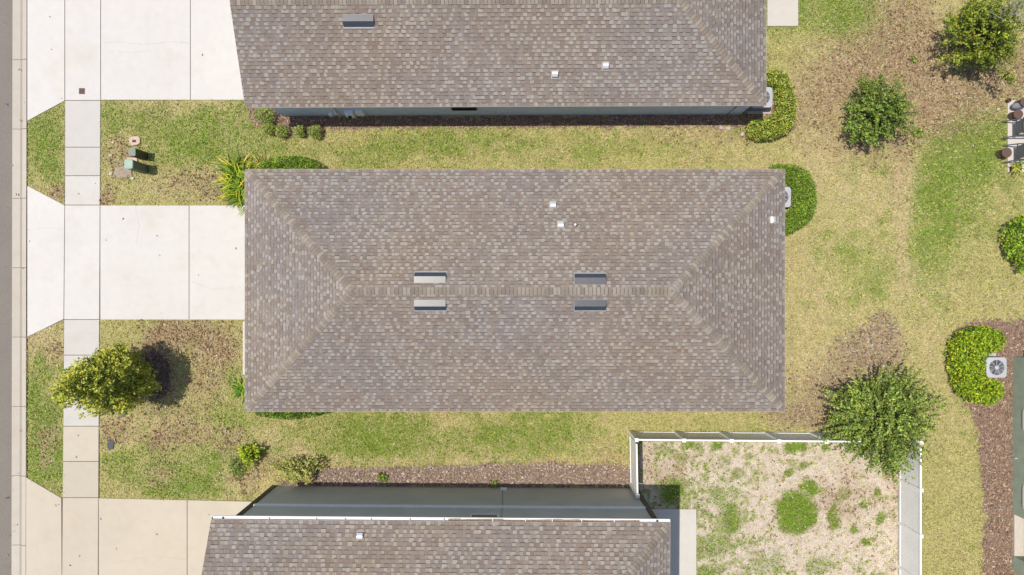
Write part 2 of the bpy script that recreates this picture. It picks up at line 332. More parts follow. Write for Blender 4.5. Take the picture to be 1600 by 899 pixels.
def axis(a, b, step):
    core = np.arange(a, b + step, step); out = []
    d = step; v = core[-1]
    while v < 600: d *= 1.35; v += d; out.append(v)
    lo = []; d = step; v = core[0]
    while v > -600: d *= 1.35; v -= d; lo.append(v)
    return np.array(lo[::-1] + list(core) + out)
gx = axis(-20.8, 22.8, 0.075); gy_ = axis(-13.2, 13.2, 0.075)
XX, YY = np.meshgrid(gx, gy_); PX, PY = topx(XX, YY)
gc = ground_col(PX, PY)
ZZ = (fbm(PX, PY, 30, 71) - .5) * 0.03 + (vnoise(PX, PY, 5, 75) - .5) * 0.012 - 0.012
ZZ = np.where(PX < 41.0, -0.16, ZZ)
ZZ = np.where((np.abs(XX) > 23) | (np.abs(YY) > 14), -0.03, ZZ)
nx, ny = len(gx), len(gy_)
idx = np.arange(nx * ny).reshape(ny, nx)
F = np.stack([idx[:-1, :-1], idx[:-1, 1:], idx[1:, 1:], idx[1:, :-1]], -1).reshape(-1, 4)
V = np.stack([XX, YY, ZZ], -1).reshape(-1, 3)
lawn = np_obj('ground', V, F, np.zeros((len(F), 3)), 'ground', smooth=True)
cl = np.ones((nx * ny, 4), np.float32); cl[:, :3] = gc.reshape(-1, 3)
lawn.data.color_attributes['Col'].data.foreach_set('color', cl[F.ravel()].ravel())
tag(lawn, kind='structure')

# ------------------------------------------------------------------ paving
def jit(c, a=.02): return np.clip(np.asarray(c) * (1 + random.uniform(-a, a)), 0, .9)
def slabs(name, polys, cols, z=0.035, joint=(0.16, 0.14, 0.12), gap=0.012, bev=0.008):
    mb = MB()
    for p, c in zip(polys, cols):
        q = [P(*a) for a in p]; cx = sum(a[0] for a in q) / len(q); cy = sum(a[1] for a in q) / len(q)
        r = []
        n = len(q); ar = sum(q[k][0] * q[(k + 1) % n][1] - q[(k + 1) % n][0] * q[k][1] for k in range(n))
        if ar < 0: q = q[::-1]
        for k in range(n):                       # inset every edge by the joint gap
            a, b_, c_ = Vector(q[k - 1]), Vector(q[k]), Vector(q[(k + 1) % n])
            d1 = (b_ - a).normalized(); d2 = (c_ - b_).normalized(); n1 = Vector((-d1.y, d1.x)); n2 = Vector((-d2.y, d2.x))
            m = (n1 + n2); m = m / max(m.length_squared, 1e-6) * 2
            r.append(tuple(b_ + m * gap))
        mb.prism(r, -0.06, z, jit(c, .012))
    o = mb.build(name, 'concrete', bevel=bev, seg=1)
    return tag(o, kind='structure')
def ring(pts, z, col, name):
    mb = MB(); mb.prism([P(*a) for a in pts], -0.05, z, col); return tag(mb.build(name, 'concrete'), kind='structure')
WN, WM, WS = ob(243, 240, 236), ob(242, 239, 234), ob(231, 220, 201)
SWN, SWS = ob(231, 228, 222), ob(230, 221, 202)
ring([(43, -40), (43, 189), (102, 157.3), (400, 156.5), (400, -40)], 0.012, ob(128, 118, 108), 'driveway_base')
ring([(43, 291), (102, 321.5), (400, 321.5), (400, 499.5), (100, 499.5), (43, 526)], 0.012, ob(128, 118, 108), 'driveway_base')
ring([(41, 746), (97, 778.5), (430, 783.5), (430, 960), (41, 960)], 0.012, ob(120, 105, 90), 'driveway_base')
ring([(102.5, -40), (157.5, -40), (154.5, 960), (97.5, 960)], 0.010, ob(125, 115, 104), 'sidewalk_base')
slabs('driveway', [[(43, -40), (43, 190), (102, 158), (102, -40)], [(158, -40), (158, 157), (298, 157), (298, -40)], [(298, -40), (298, 157), (400, 157), (400, -40)]], [WN * 1.02, WN, WN], 0.040)
slabs('driveway', [[(43, 290), (43, 527), (100.5, 499), (102, 321)], [(157, 321), (157, 500), (296, 500), (296, 321)], [(296, 321), (296, 500), (402, 500), (402, 321)]], [WM * 1.04, WM, WM], 0.040)
slabs('driveway', [[(41, 745), (41, 960), (98, 960), (97, 778)], [(154.5, 778), (154.5, 960), (293, 960), (293, 781)], [(293, 781), (293, 960), (430, 960), (430, 784)]], [WS, WS * .98, WS], 0.040)
jy = [-40, 157.5, 230.5, 275, 320.8, 499.5, 555, 612, 666, 721, 777.5, 960]
wl = lambda y: 102 - 4.6 * max(0, (y - 300)) / 600; wr = lambda y: 158 - 3.4 * max(0, (y - 150)) / 650
sw_c = [WN * .99, SWN, SWN * .98, SWN * 1.05, WM, SWN * 1.01, SWN * 1.01, SWN * .98, SWS * .97, SWS * .92, WS * .97]
slabs('sidewalk', [[(wl(a), a), (wr(a), a), (wr(b), b), (wl(b), b)] for a, b in zip(jy[:-1], jy[1:])], sw_c, 0.040)
# road, gutter and kerb
mb = MB()
road = MB()
x0, x1 = P(-330, 0)[0], P(20, 0)[0]
road.poly([(x0, -80, -0.02), (x1, -80, -0.055), (x1, 80, -0.055), (x0, 80, -0.02)], ob(154, 147, 139))
tag(road.build('road', 'asphalt'), kind='structure')
mb = MB()
prof = [(18.5, -0.045), (21, -0.048), (30.5, -0.062), (34, -0.05), (37, 0.02), (42.6, 0.045), (42.6, -0.06)]
ys = np.arange(310 - 108.5 * 6, 1400, 108.5)
for a, b in zip(ys[:-1], ys[1:]):
    c = jit(ob(222, 214, 201), .03); cd = jit(ob(192, 181, 168), .03)
    tilt = lambda y: -1.6 * (y / 900.0)
    ya, yb = P(0, a + .35)[1], P(0, b - .35)[1]
    for k in range(len(prof) - 1):
        xa, za = prof[k]; xb, zb = prof[k + 1]
        mb.poly([(P(xa + tilt(a), 0)[0], ya, za), (P(xa + tilt(b), 0)[0], yb, za), (P(xb + tilt(b), 0)[0], yb, zb), (P(xb + tilt(a), 0)[0], ya, zb)], cd if k in (2,) else c)
tag(mb.build('kerb', 'concrete'), kind='structure')
mb = MB(); mb.box(P(18.8, 0)[0], P(42, 0)[0], -24, 18, -0.12, -0.068, (0.1, .09, .08)); tag(mb.build('kerb_base', 'concrete'), kind='structure')
# patios
slabs('patio', [[(1198, -60), (1247, -60), (1247, 42), (1198, 42)]], [ob(236, 230, 222)], 0.06)
slabs('patio', [[(985, 795), (1088, 795), (1088, 960), (985, 960)]], [ob(236, 232, 224)], 0.06)
slabs('patio', [[(1573, 157), (1700, 157), (1700, 270), (1573, 270)]], [ob(240, 233, 225)], 0.06)
slabs('porch_walk', [[(379.5, 502), (440, 502), (440, 586), (379.5, 586)]], [ob(240, 236, 232)], 0.05)

def crack(pts, w_=.012):
    R = random.Random(int(pts[0][0])); mb = MB(); q = [Vector((*P(*a), .0425)) for a in pts]; seq = []
    for a, b in zip(q[:-1], q[1:]):
        n = max(3, int((b - a).length / .12))
        for k in range(n): seq.append(a.lerp(b, k / n) + Vector((R.gauss(0, .012), R.gauss(0, .018), 0)))
    seq.append(q[-1])
    for a, b in zip(seq[:-1], seq[1:]):
        d = (b - a).normalized(); n = Vector((-d.y, d.x, 0)) * w_ * R.uniform(.3, 1) * .5
        mb.poly([a - n, b - n, b + n, a + n], ob(185, 175, 165))
    return mb
mb = crack([(160, 68), (185, 66), (230, 70), (262, 66), (296, 68)])
for c_ in ([(170, 80), (205, 83), (232, 80)], [(44, 360), (70, 356), (99, 358)], [(300, 440), (330, 452), (378, 449)], [(175, 880), (240, 868), (291, 874)], [(212, 322), (218, 352), (214, 380)]):
    q = crack(c_, .008); i = len(mb.v); mb.v += q.v; mb.f += [tuple(i + k for k in f) for f in q.f]; mb.c += q.c
tag(mb.build('driveway_crack', 'concrete'), kind='structure')

# ------------------------------------------------------------------ grass and mulch chips
def scatter(n):
    px = rng.uniform(30, 1640, n); py = rng.uniform(-35, 935, n)
    ok = np.ones(n, bool)
    qx_, qy_ = px + rng.normal(0, .9, n), py + rng.normal(0, .9, n)
    for p in NOGRASS: ok &= ~inpoly(qx_, qy_, p)
    return px[ok], py[ok]
px, py = scatter(760000)
g, t, b, y, s, mul = fields(px, py)
tot = g + t + b + y + s + 1e-6
dens = (g * 1.0 + y * 0.75 + t * 0.6 + b * 0.22 + s * 0.03) / tot
dens = np.clip(dens, 0, 1); dens[mul] = 0.012
keep = rng.random(len(px)) < dens * 0.62
px, py, g, t, b, y, tot = [a[keep] for a in (px, py, g, t, b, y, tot)]
n = len(px); u = rng.random(n)
wg, wy_, wt = g / tot, y / tot, (t + b) / tot
cum = np.stack([wg, wg + wy_], -1); cum = cum / (wg + wy_ + wt)[:, None]
kind = np.where(u < cum[:, 0], 0, np.where(u < cum[:, 1], 1, 2))
pal = np.stack([ob(140, 174, 54), ob(217, 211, 136), ob(238, 219, 174)]) * 1.28
C = pal[kind] * rng.uniform(0.45, 1.4, (n, 1)) * (1 + rng.normal(0, .06, (n, 3)))
C = np.clip(C, 0.01, .7)
x = (px - 800) * S; yy = (449.5 - py) * S
az = rng.uniform(0, 2 * np.pi, n); L = rng.uniform(0.04, 0.10, n); W = rng.uniform(0.010, 0.022, n); up = rng.uniform(0.25, 0.9, n)
dx, dy = np.cos(az), np.sin(az)
zb = -0.005
v0 = np.stack([x - dy * W, yy + dx * W, np.full(n, zb)], -1); v1 = np.stack([x + dy * W, yy - dx * W, np.full(n, zb)], -1)
h = L * up; r = L * np.sqrt(1 - up ** 2 * .8)
v2 = np.stack([x + dx * r + dy * W * .4, yy + dy * r - dx * W * .4, h + .003], -1); v3 = np.stack([x + dx * r - dy * W * .4, yy + dy * r + dx * W * .4, h + .003], -1)
V = np.stack([v0, v1, v2, v3], 1).reshape(-1, 3); F = np.arange(4 * n).reshape(n, 4)
tag(np_obj('grass', V, F, C, 'grass'), 'short patchy lawn grass, green to straw yellow', 'grass', kind='stuff')

def flat_bits(px, py, C, lmin, lmax, asp, name, label, cat, mat):
    n = len(px); x = (px - 800) * S; yy = (449.5 - py) * S
    az = rng.uniform(0, 2 * np.pi, n); L = rng.uniform(lmin, lmax, n) / 2; W = L * rng.uniform(asp * .6, asp * 1.4, n)
    tl = rng.normal(0, .35, (n, 2)); dx, dy = np.cos(az), np.sin(az); z = rng.uniform(0.012, 0.035, n) + np.where((px < 380) & (mat == 'chip') & (name == 'leaf_litter'), .03, 0)
    vs = []
    for a, b in ((-1, -1), (1, -1), (1, 1), (-1, 1)):
        vs.append(np.stack([x + dx * L * a - dy * W * b, yy + dy * L * a + dx * W * b, z + a * L * tl[:, 0] + b * W * tl[:, 1]], -1))
    V = np.stack(vs, 1).reshape(-1, 3); F = np.arange(4 * n).reshape(n, 4)
    return tag(np_obj(name, V, F, C, mat), label, cat, kind='stuff')
px, py = scatter(420000)
g, t, b, y, s, mul = fields(px, py)
keep = mul & (rng.random(len(px)) < .85); qx, qy = px[keep], py[keep]; n = len(qx)
pal = np.stack([ob(164, 136, 116), ob(198, 172, 152), ob(140, 114, 100), ob(228, 208, 188), ob(182, 152, 130)])
pink = inpoly(qx, qy, MULCH[2])
C = pal[rng.choice(5, n, p=[.28, .27, .2, .11, .14])] * rng.uniform(.7, 1.25, (n, 1)); C[pink] = C[pink] * .95 + C[pink].mean(1, keepdims=True) * .28; C[~pink] *= np.array([1.06, 1.0, .96])
shade_ring = inpoly(qx, qy, MULCH[-1]); C[shade_ring] = C[shade_ring] * np.array([.5, .46, .5])  # chips darkened here to paint a deeper tree shadow
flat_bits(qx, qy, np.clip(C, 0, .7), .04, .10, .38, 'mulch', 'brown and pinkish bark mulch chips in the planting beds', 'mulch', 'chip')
keep = ~mul & (rng.random(len(px)) < np.clip(b / (g + t + b + y + s), 0, 1) * .55); qx, qy = px[keep], py[keep]; n = len(qx)
pal = np.stack([ob(176, 140, 108), ob(206, 178, 144), ob(134, 104, 84), ob(232, 214, 188)])
C = pal[rng.choice(4, n, p=[.4, .28, .24, .08])] * rng.uniform(.7, 1.2, (n, 1)); grey = (qy > 480) & (qx > 1200) & (qy < 680); C[grey] = C[grey] * .5 + C[grey].mean(1, keepdims=True) * .42
n2 = 64; ex_ = np.concatenate([rng.uniform(44, 380, 46), rng.uniform(2, 40, 18)]); ey_ = rng.uniform(0, 899, n2)
onp = np.zeros(n2, bool)
for p_ in (DRIVE_N, DRIVE_M, DRIVE_S, WALK): onp |= inpoly(ex_, ey_, p_)
onp |= ex_ < 40; qx = np.concatenate([qx, ex_[onp]]); qy = np.concatenate([qy, ey_[onp]]); C = np.concatenate([C, pal[rng.choice(4, onp.sum())] * .6])
flat_bits(qx, qy, np.clip(C, 0, .7), .04, .10, .45, 'leaf_litter', 'dry brown fallen leaves scattered over worn lawn', 'leaf litter', 'chip')

# ------------------------------------------------------------------ roofs
SH = [ob(176, 162, 151), ob(170, 157, 147), ob(180, 166, 153), ob(174, 158, 145), ob(170, 159, 153)]
SHL = [ob(199, 189, 176), ob(192, 182, 170), ob(196, 187, 179), ob(188, 176, 163)]
SHD = [ob(165, 147, 135), ob(163, 151, 143)]
DK = ob(112, 100, 92); DKL = ob(140, 127, 118)
EXP = 0.143
def shingle_face(mb, e0, e1, t1, t0, seed=0, kk=1.0):
    R = random.Random(seed)
    e0, e1, t0, t1 = map(Vector, (e0, e1, t0, t1))
    u = (e1 - e0).normalized(); n = u.cross((t0 + t1) * .5 - (e0 + e1) * .5).normalized(); v = n.cross(u)
    uc = lambda p: (p - e0).dot(u); vc = lambda p: (p - e0).dot(v)
    Lv = vc(t0); Lt, Rt, Rb = uc(t0), uc(t1), uc(e1)
    left = lambda q: Lt * q / Lv; right = lambda q: Rb + (Rt - Rb) * q / Lv
    pt = lambda a, b, h: e0 + u * a + v * b + n * h
    mb.poly([pt(0, 0, 0), pt(Rb, 0, 0), pt(Rt, Lv, 0), pt(Lt, Lv, 0)] if abs(Rt - Lt) > .01 else [pt(0, 0, 0), pt(Rb, 0, 0), pt(Rt, Lv, 0)], DK * kk)
    rows = int(math.ceil(Lv / EXP))
    for r in range(rows):
        q0 = r * EXP; q1 = min(q0 + EXP * 0.985, Lv)
        if q1 - q0 < .02: continue
        a = left(q0) - R.uniform(0, .3)
        ph = R.uniform(-1, 1)
        hi = R.random() < .5
        while a < right(q0):
            wd = R.uniform(.11, .18) if hi else R.uniform(.08, .22)
            b = a + wd
            a0, b0 = max(a, left(q0)), min(b, right(q0)); a1, b1 = max(a, left(q1)), min(b, right(q1))
            if b0 - a0 > .005 and b1 - a1 > -.1:
                if b1 < a1: b1 = a1 = min(max((a1 + b1) / 2, left(q1)), right(q1))
                big = .5 + .5 * math.sin(1.1 * (a + 3.7 * math.sin(q0 * .9 + seed)) + q0 * 1.7 + seed)
                if hi: c = R.choice(SHL if R.random() < .66 + .25 * (big - .5) else SH); hh = .012
                else: c = R.choice(SH if R.random() < .72 else SHD); hh = .006
                bl = math.sin(.8 * a + 2.1 * math.sin(q0 * .55 + seed * 1.3) + seed) * .5 + math.sin(.31 * a - .7 * q0 + seed * 2.1) * .5
                c = np.asarray(c) * R.uniform(.94, 1.06) * kk * np.array([.975 + .03 * bl, .99, 1.01 - .05 * bl])
                A, B, Cc, D = pt(a0 + .002, q0, hh), pt(b0 - .002, q0, hh), pt(b1 - .002, q1, .003), pt(a1 + .002, q1, .003)
                mb.poly([A, B, Cc, D] if (Cc - D).length > .004 else [A, B, Cc], c)
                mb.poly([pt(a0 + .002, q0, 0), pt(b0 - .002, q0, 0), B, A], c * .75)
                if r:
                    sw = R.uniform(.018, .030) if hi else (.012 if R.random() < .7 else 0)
                    if sw: mb.poly([pt(a0 - .006, q0 - sw, .0085), pt(b0 + .004, q0 - sw, .0085), pt(b0 - .002, q0, .0085), pt(a0 + .002, q0, .0085)], DK * kk if hi else DKL * kk)  # dark strip paints the shadow each tab casts on the row below
            a = b; hi = not hi if R.random() < .85 else hi
def caps(p0, p1, nl, nr, seed=0, wid=.14, kk=1.0):
    """overlapping cap shingles from the low end p0 to the high end p1; nl, nr: outward normals of the slopes either side"""
    R = random.Random(seed); mb = MB(); p0, p1 = Vector(p0), Vector(p1); d = (p1 - p0); L = d.length; d.normalize()
    n = int((L - .12) / .142); L0 = .12
    sl = []
    for nn in (nl, nr):
        nn = Vector(nn).normalized(); s_ = nn.cross(d).normalized()
        if s_.z > 0: s_ = -s_
        sl.append((s_, nn))
    if abs(d.z) < .05:                                    # level ridge: sides by direction
        pass
    up = (sl[0][1] + sl[1][1]).normalized()
    for s_, nn in sl:
        q = [p0 + d * L0 + up * .012, p0 + d * L0 + s_ * wid + nn * .008, p1 + s_ * wid + nn * .008, p1 + up * .012]
        if (q[1] - q[0]).cross(q[3] - q[0]).z < 0: q = q[::-1]
        mb.poly(q, DK * kk)  # dark base shows in the gaps as painted butt-edge shade
    for k in range(n):
        st = (L - L0) / n; a = L0 + k * st; b = a + st * .88
        c = np.asarray(R.choice(SHL[1:2] + [ob(196, 185, 170), ob(180, 168, 153), ob(172, 160, 148), ob(166, 154, 144), ob(176, 164, 150)])) * R.uniform(.9, 1.05) * kk
        lo, hi = .030, .016
        A0 = p0 + d * a + up * lo; A1 = p0 + d * b + up * hi
        for s_, nn in sl:
            B0 = p0 + d * a + s_ * wid + nn * (lo * .8); B1 = p0 + d * b + s_ * wid + nn * (hi * .8)
            q = [A0, B0, B1, A1]; nrm = (q[1] - q[0]).cross(q[3] - q[0])
            if nrm.z < 0: q = q[::-1]
            mb.poly(q, c)
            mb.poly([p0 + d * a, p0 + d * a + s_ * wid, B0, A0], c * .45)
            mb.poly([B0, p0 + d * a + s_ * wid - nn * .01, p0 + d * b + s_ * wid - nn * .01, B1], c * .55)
    return mb
def fnorm(a, b, c): return (Vector(b) - Vector(a)).cross(Vector(c) - Vector(a)).normalized()

def house_roof(root, x0, x1, y0, y1, ez, yr, rz, xr0, xr1, seed, gable_west=False, kk=.9):
    ya, yb = y0, y1
    SW, SE, NE, NW = (x0, ya, ez), (x1, ya, ez), (x1, yb, ez), (x0, yb, ez)
    R0 = (x0 if gable_west else xr0, yr, rz); R1 = (xr1, yr, rz)
    mb = MB()
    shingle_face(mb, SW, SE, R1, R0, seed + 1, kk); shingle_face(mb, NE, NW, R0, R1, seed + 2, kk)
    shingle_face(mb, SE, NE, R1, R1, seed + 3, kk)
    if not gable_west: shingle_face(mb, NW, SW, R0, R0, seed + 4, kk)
    roof = mb.build('roof', 'shingle', root)
    nS, nN, nE = fnorm(SW, SE, R1), fnorm(NE, NW, R0), fnorm(SE, NE, R1); nW = fnorm(NW, SW, R0) if not gable_west else None
    lift = lambda p, d=.03: (p[0], p[1], p[2])
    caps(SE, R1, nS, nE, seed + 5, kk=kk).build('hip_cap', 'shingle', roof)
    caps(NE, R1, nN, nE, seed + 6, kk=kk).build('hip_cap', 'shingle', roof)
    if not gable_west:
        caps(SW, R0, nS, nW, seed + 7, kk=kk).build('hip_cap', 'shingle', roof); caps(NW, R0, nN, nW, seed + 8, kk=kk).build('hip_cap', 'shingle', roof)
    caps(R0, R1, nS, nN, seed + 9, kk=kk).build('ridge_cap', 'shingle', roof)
    # fascia and soffit below the shingles
    mb = MB(); t = .025
    f0, f1 = ez - .19, ez - .012
    mb.box(x0 + .015, x1 - .015, ya + .012, ya + .012 + t, f0, f1); mb.box(x0 + .015, x1 - .015, yb - .012 - t, yb - .012, f0, f1)
    mb.box(x1 - .015 - t, x1 - .015, ya + .04, yb - .04, f0, f1)
    if not gable_west: mb.box(x0 + .015, x0 + .015 + t, ya + .04, yb - .04, f0, f1)
    else:
        for (yy0, sgn) in ((ya, 1), (yb, -1)):
            a = Vector((x0 + .03, yy0 + sgn * .02, ez - .02)); b = Vector((x0 + .03, yr, rz - .02))
            mb.poly([a, b, b - Vector((0, 0, .18)), a - Vector((0, 0, .18))]); mb.poly([a + Vector((.03, 0, 0)), b + Vector((.03, 0, 0)), b + Vector((.03, 0, -.18)), a + Vector((.03, 0, -.18))])
            mb.poly([a, b, b + Vector((.03, 0, 0)), a + Vector((.03, 0, 0))])
    mb.build('fascia', 'white', roof)
    mb = MB(); g_ = .016
    mb.box(x0, x1, ya - g_, ya - .002, ez - .03, ez + .004); mb.box(x0, x1, yb + .002, yb + g_, ez - .03, ez + .004); mb.box(x1 + .002, x1 + g_, ya, yb, ez - .03, ez + .004)
    if not gable_west: mb.box(x0 - g_, x0 - .002, ya, yb, ez - .03, ez + .004)
    mb.build('drip_edge', 'shingle_flash', roof)
    mb = MB(); mb.box(x0 + .06, x1 - .06, ya + .05, yb - .05, f0 + .02, f0 + .035); mb.build('soffit', 'soffit', roof)
    return roof, (nS, nN, nE, nW)

def window(root, cx, z0, z1, wd, ywall, face, mat='white', axis='x', t=.05):
    """face: outward sign along y (axis x) or along x (axis y)"""
    f = MB(); g = MB()
    def bx(m, a0, a1, z0_, z1_, d0, d1):
        lo, hi = sorted((ywall + face * d0, ywall + face * d1))
        if axis == 'x': m.box(a0, a1, lo, hi, z0_, z1_)
        else: m.box(lo, hi, a0, a1, z0_, z1_)
    a0, a1 = cx - wd / 2, cx + wd / 2
    bx(f, a0 - t, a0, z0 - t, z1 + t, -.02, .035); bx(f, a1, a1 + t, z0 - t, z1 + t, -.02, .035)
    bx(f, a0, a1, z0 - t, z0, -.02, .045); bx(f, a0, a1, z1, z1 + t, -.02, .035); bx(f, a0, a1, (z0 + z1) / 2 - .02, (z0 + z1) / 2 + .02, -.01, .02)
    wo = f.build('window', mat, root); bx(g, a0, a1, z0, z1, -.015, .006); g.build('pane', 'glass', wo)
    return wo

def vent(root, px, py, n, z_guess, length=1.14, run=.38, rise=.17, lit=1):
    """low-profile slant-back vent lying on a slope whose outward normal is n; located by where its centre stands on the roof"""
    c = Vector(z_guess); n = Vector(n)
    dn = Vector((n.x, n.y, 0)).normalized(); along = Vector((0, 0, 1)).cross(dn).normalized()
    sl = math.sqrt(n.x ** 2 + n.y ** 2) / n.z                 # drop per metre going down the slope
    def pt(a, d, h): p = c + along * a + dn * d; p.z += -sl * d + h; return p
    hl = length / 2; r0, r1 = -run * .5, run * .5
    top0, top1 = .03, .03 + sl * (run * .62)                   # level top sheet rising above the falling slope
    k = run * .12
    m = MB()
    A = [pt(s_ * hl, r0, .012) for s_ in (-1, 1)]; B = [pt(s_ * hl, r0, top0) for s_ in (-1, 1)]
    Cc = [pt(s_ * hl, k, top0 + sl * (k - r0) * .97) for s_ in (-1, 1)]
    D = [pt(s_ * (hl - .01), r1, .05) for s_ in (-1, 1)]
    E = [pt(s_ * (hl - .01), r1, .012) for s_ in (-1, 1)]
    m.poly([A[0], A[1], B[1], B[0]]); m.poly([B[0], B[1], Cc[1], Cc[0]])
    m.poly([A[0], B[0], Cc[0], D[0], E[0]]); m.poly([A[1], E[1], D[1], Cc[1], B[1]])
    v = m.build('roof_vent', 'ventmetal', root)
    m2 = MB(); m2.poly([Cc[0] + Vector((0, 0, -.001)), Cc[1] + Vector((0, 0, -.001)), D[1], D[0]]); m2.poly([D[0], D[1], E[1], E[0]])
    m2.build('vent_front', 'ventmetal', v)
    m3 = MB(); m3.poly([pt(-hl - .015, r1 + .04, .016), pt(hl + .015, r1 + .04, .016), pt(hl + .004, r0 - .01, .016), pt(-hl - .004, r0 - .01, .016)])
    m3.build('flashing', 'flash', v)
    return v
def small_vent(root, c, n, w=.21):
    c = Vector(c); n = Vector(n); dn = Vector((n.x, n.y, 0)).normalized(); al = Vector((0, 0, 1)).cross(dn).normalized(); sl = math.sqrt(n.x ** 2 + n.y ** 2) / n.z
    def pt(a, d, h): p = c + al * a + dn * d; p.z += -sl * d + h; return p
    m = MB(); h = w / 2
    arc = []
    for k in range(7):
        t = k / 6; d = -h + 2 * h * t; arc.append((d, .05 + .11 * math.sin(math.pi * (.15 + .62 * t))))
    for k in range(6):
        m.poly([pt(-h, arc[k][0], arc[k][1]), pt(h, arc[k][0], arc[k][1]), pt(h, arc[k + 1][0], arc[k + 1][1]), pt(-h, arc[k + 1][0], arc[k + 1][1])][::-1])
    for s_ in (-1, 1): m.poly([pt(s_ * h, d, q) for d, q in arc] + [pt(s_ * h, h, .012), pt(s_ * h, -h, .012)])
    m.poly([pt(-h, -h, .012), pt(h, -h, .012), pt(h, -h, arc[0][1]), pt(-h, -h, arc[0][1])])
    v = m.build('exhaust_vent', 'silver', root)
    m = MB(); m.poly([pt(-h - .04, h + .05, .017), pt(h + .04, h + .05, .017), pt(h + .04, -h - .05, .017), pt(-h - .04, -h - .05, .017)])
    m.build('flashing', 'shingle_flash', v)
    return v
def on_slope(px, py, p0, n):
    """where the sight line through a photo pixel meets the plane through p0 with normal n"""
    d = Vector(((px - 800) * S, (449.5 - py) * S, -H)); o = Vector((0, 0, H)); p0 = Vector(p0); n = Vector(n)
    t = (p0 - o).dot(n) / d.dot(n); return o + d * t

def unrot(p, root, rot):
    """place a world point in the unrotated frame of a house whose root carries a small rotation"""
    q = Vector(p) - root.location; q = Matrix.Rotation(-rot, 3, 'Z') @ q; return root.location + q

# --- middle house
EZ = 3.05
mx0, mx1 = P(383, 0, EZ)[0], P(1226, 0, EZ)[0]; my1, my0 = P(0, 265, EZ)[1], P(0, 643, EZ)[1]
root = thing('bungalow', 'middle bungalow in full view under a brown-grey shingled hip roof', 'house', (mx0, my0, 0))
RZ = 5.1; yr = P(0, 455, RZ)[1]
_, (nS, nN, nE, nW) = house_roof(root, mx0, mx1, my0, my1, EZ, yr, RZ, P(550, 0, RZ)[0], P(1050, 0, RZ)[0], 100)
wx0, wx1, wy0, wy1 = mx0 + .45, mx1 - .35, my0 + .32, my1 - .32
mb = MB(); mb.box(wx0, wx1, wy0, wy1, -.05, EZ - .17); mb.build('wall', 'wall_tan', root)
for cx in (-5.5, -1.0, 3.6, 7.5):
    window(root, cx, 1.0, 2.3, 1.0, wy1, 1); window(root, cx + .6, 1.0, 2.3, 1.0, wy0, -1)
m = MB()
for k in range(4): m.box(wx0 - .05, wx0 + .01, .1, 4.2, .05 + k * .56, .05 + k * .56 + .545)
m.build('garage_door', 'door', root, bevel=.012)
m = MB(); m.box(wx0 - .05, wx0 + .01, -3.4, -2.4, .05, 2.15); d = m.build('front_door', 'charcoal', root, bevel=.01)
m = MB(); m.tube([(wx0 - .1, -3.28, 1.0), (wx0 - .1, -3.28, 1.14)], .015); m.build('handle', 'silver', d)
window(root, 1.8, 1.0, 2.3, 1.5, wx1, 1, axis='y'); window(root, -2.6, .1, 2.3, 1.8, wx1, 1, axis='y')
eS, eN = (mx0, my0, EZ), (mx0, my1, EZ)
for px, py, n, e in ((672, 434, nN, eN), (922, 436, nN, eN), (672, 477, nS, eS), (922, 477, nS, eS)):
    vent(root, px, py, n, on_slope(px, py, e, n))
for px, py in ((864, 320), (876, 351)): small_vent(root, on_slope(px, py, eN, nN), nN)
small_vent(root, on_slope(1207, 344, (mx1, my0, EZ), nE), nE)
p = on_slope(898, 352, eN, nN); m = MB(); m.tube([p, p + Vector((0, 0, .28))], .04, 10); m.build('vent_pipe', 'pvc', root)
done()

# --- north house (gable to the west, hip to the east)
root = thing('bungalow', 'blue-grey walled bungalow along the top edge of the photo', 'house', (P(383, 0, EZ)[0], 6.95, 0), math.radians(.22))
rotn = math.radians(.22)
nx0, nx1 = P(383, 0, EZ)[0], P(1197, 0, EZ)[0]; ny0 = 6.95; nyr, nrz = 10.45, 4.66; ny1 = 13.95
_, (nS, nN, nE, nW) = house_roof(root, nx0, nx1, ny0, ny1, EZ, nyr, nrz, nx0, 6.15, 200, True)
wy = 7.285
mb = MB(); a, b = nx0 + .55, 9.69
mb.box(a, b, wy, ny1 - .35, -.05, EZ - .17)
g0 = Vector((a, wy, EZ - .17)); g1 = Vector((a, ny1 - .35, EZ - .17)); g2 = Vector((a, nyr, nrz - .12)); mb.poly([g0, g2, g1])
mb.build('wall', 'wall_blue', root)
window(root, P(725, 0, 1.4)[0], 1.10, 2.3, .95, wy, -1, 'charcoal'); pass
m = MB()
for k in range(4): m.box(a - .05, a + .01, 8.2, 12.6, .05 + k * .56, .05 + k * .56 + .545)
m.build('garage_door', 'door', root, bevel=.012)
e = (nx0, ny0, EZ)
loc = lambda px, py: unrot(on_slope(px, py, e, nS), root, rotn)
vent(root, 0, 0, nS, loc(560, 33), 1.14, .40)
for px, py in ((867, 117), (946, 104)): small_vent(root, loc(px, py), nS)
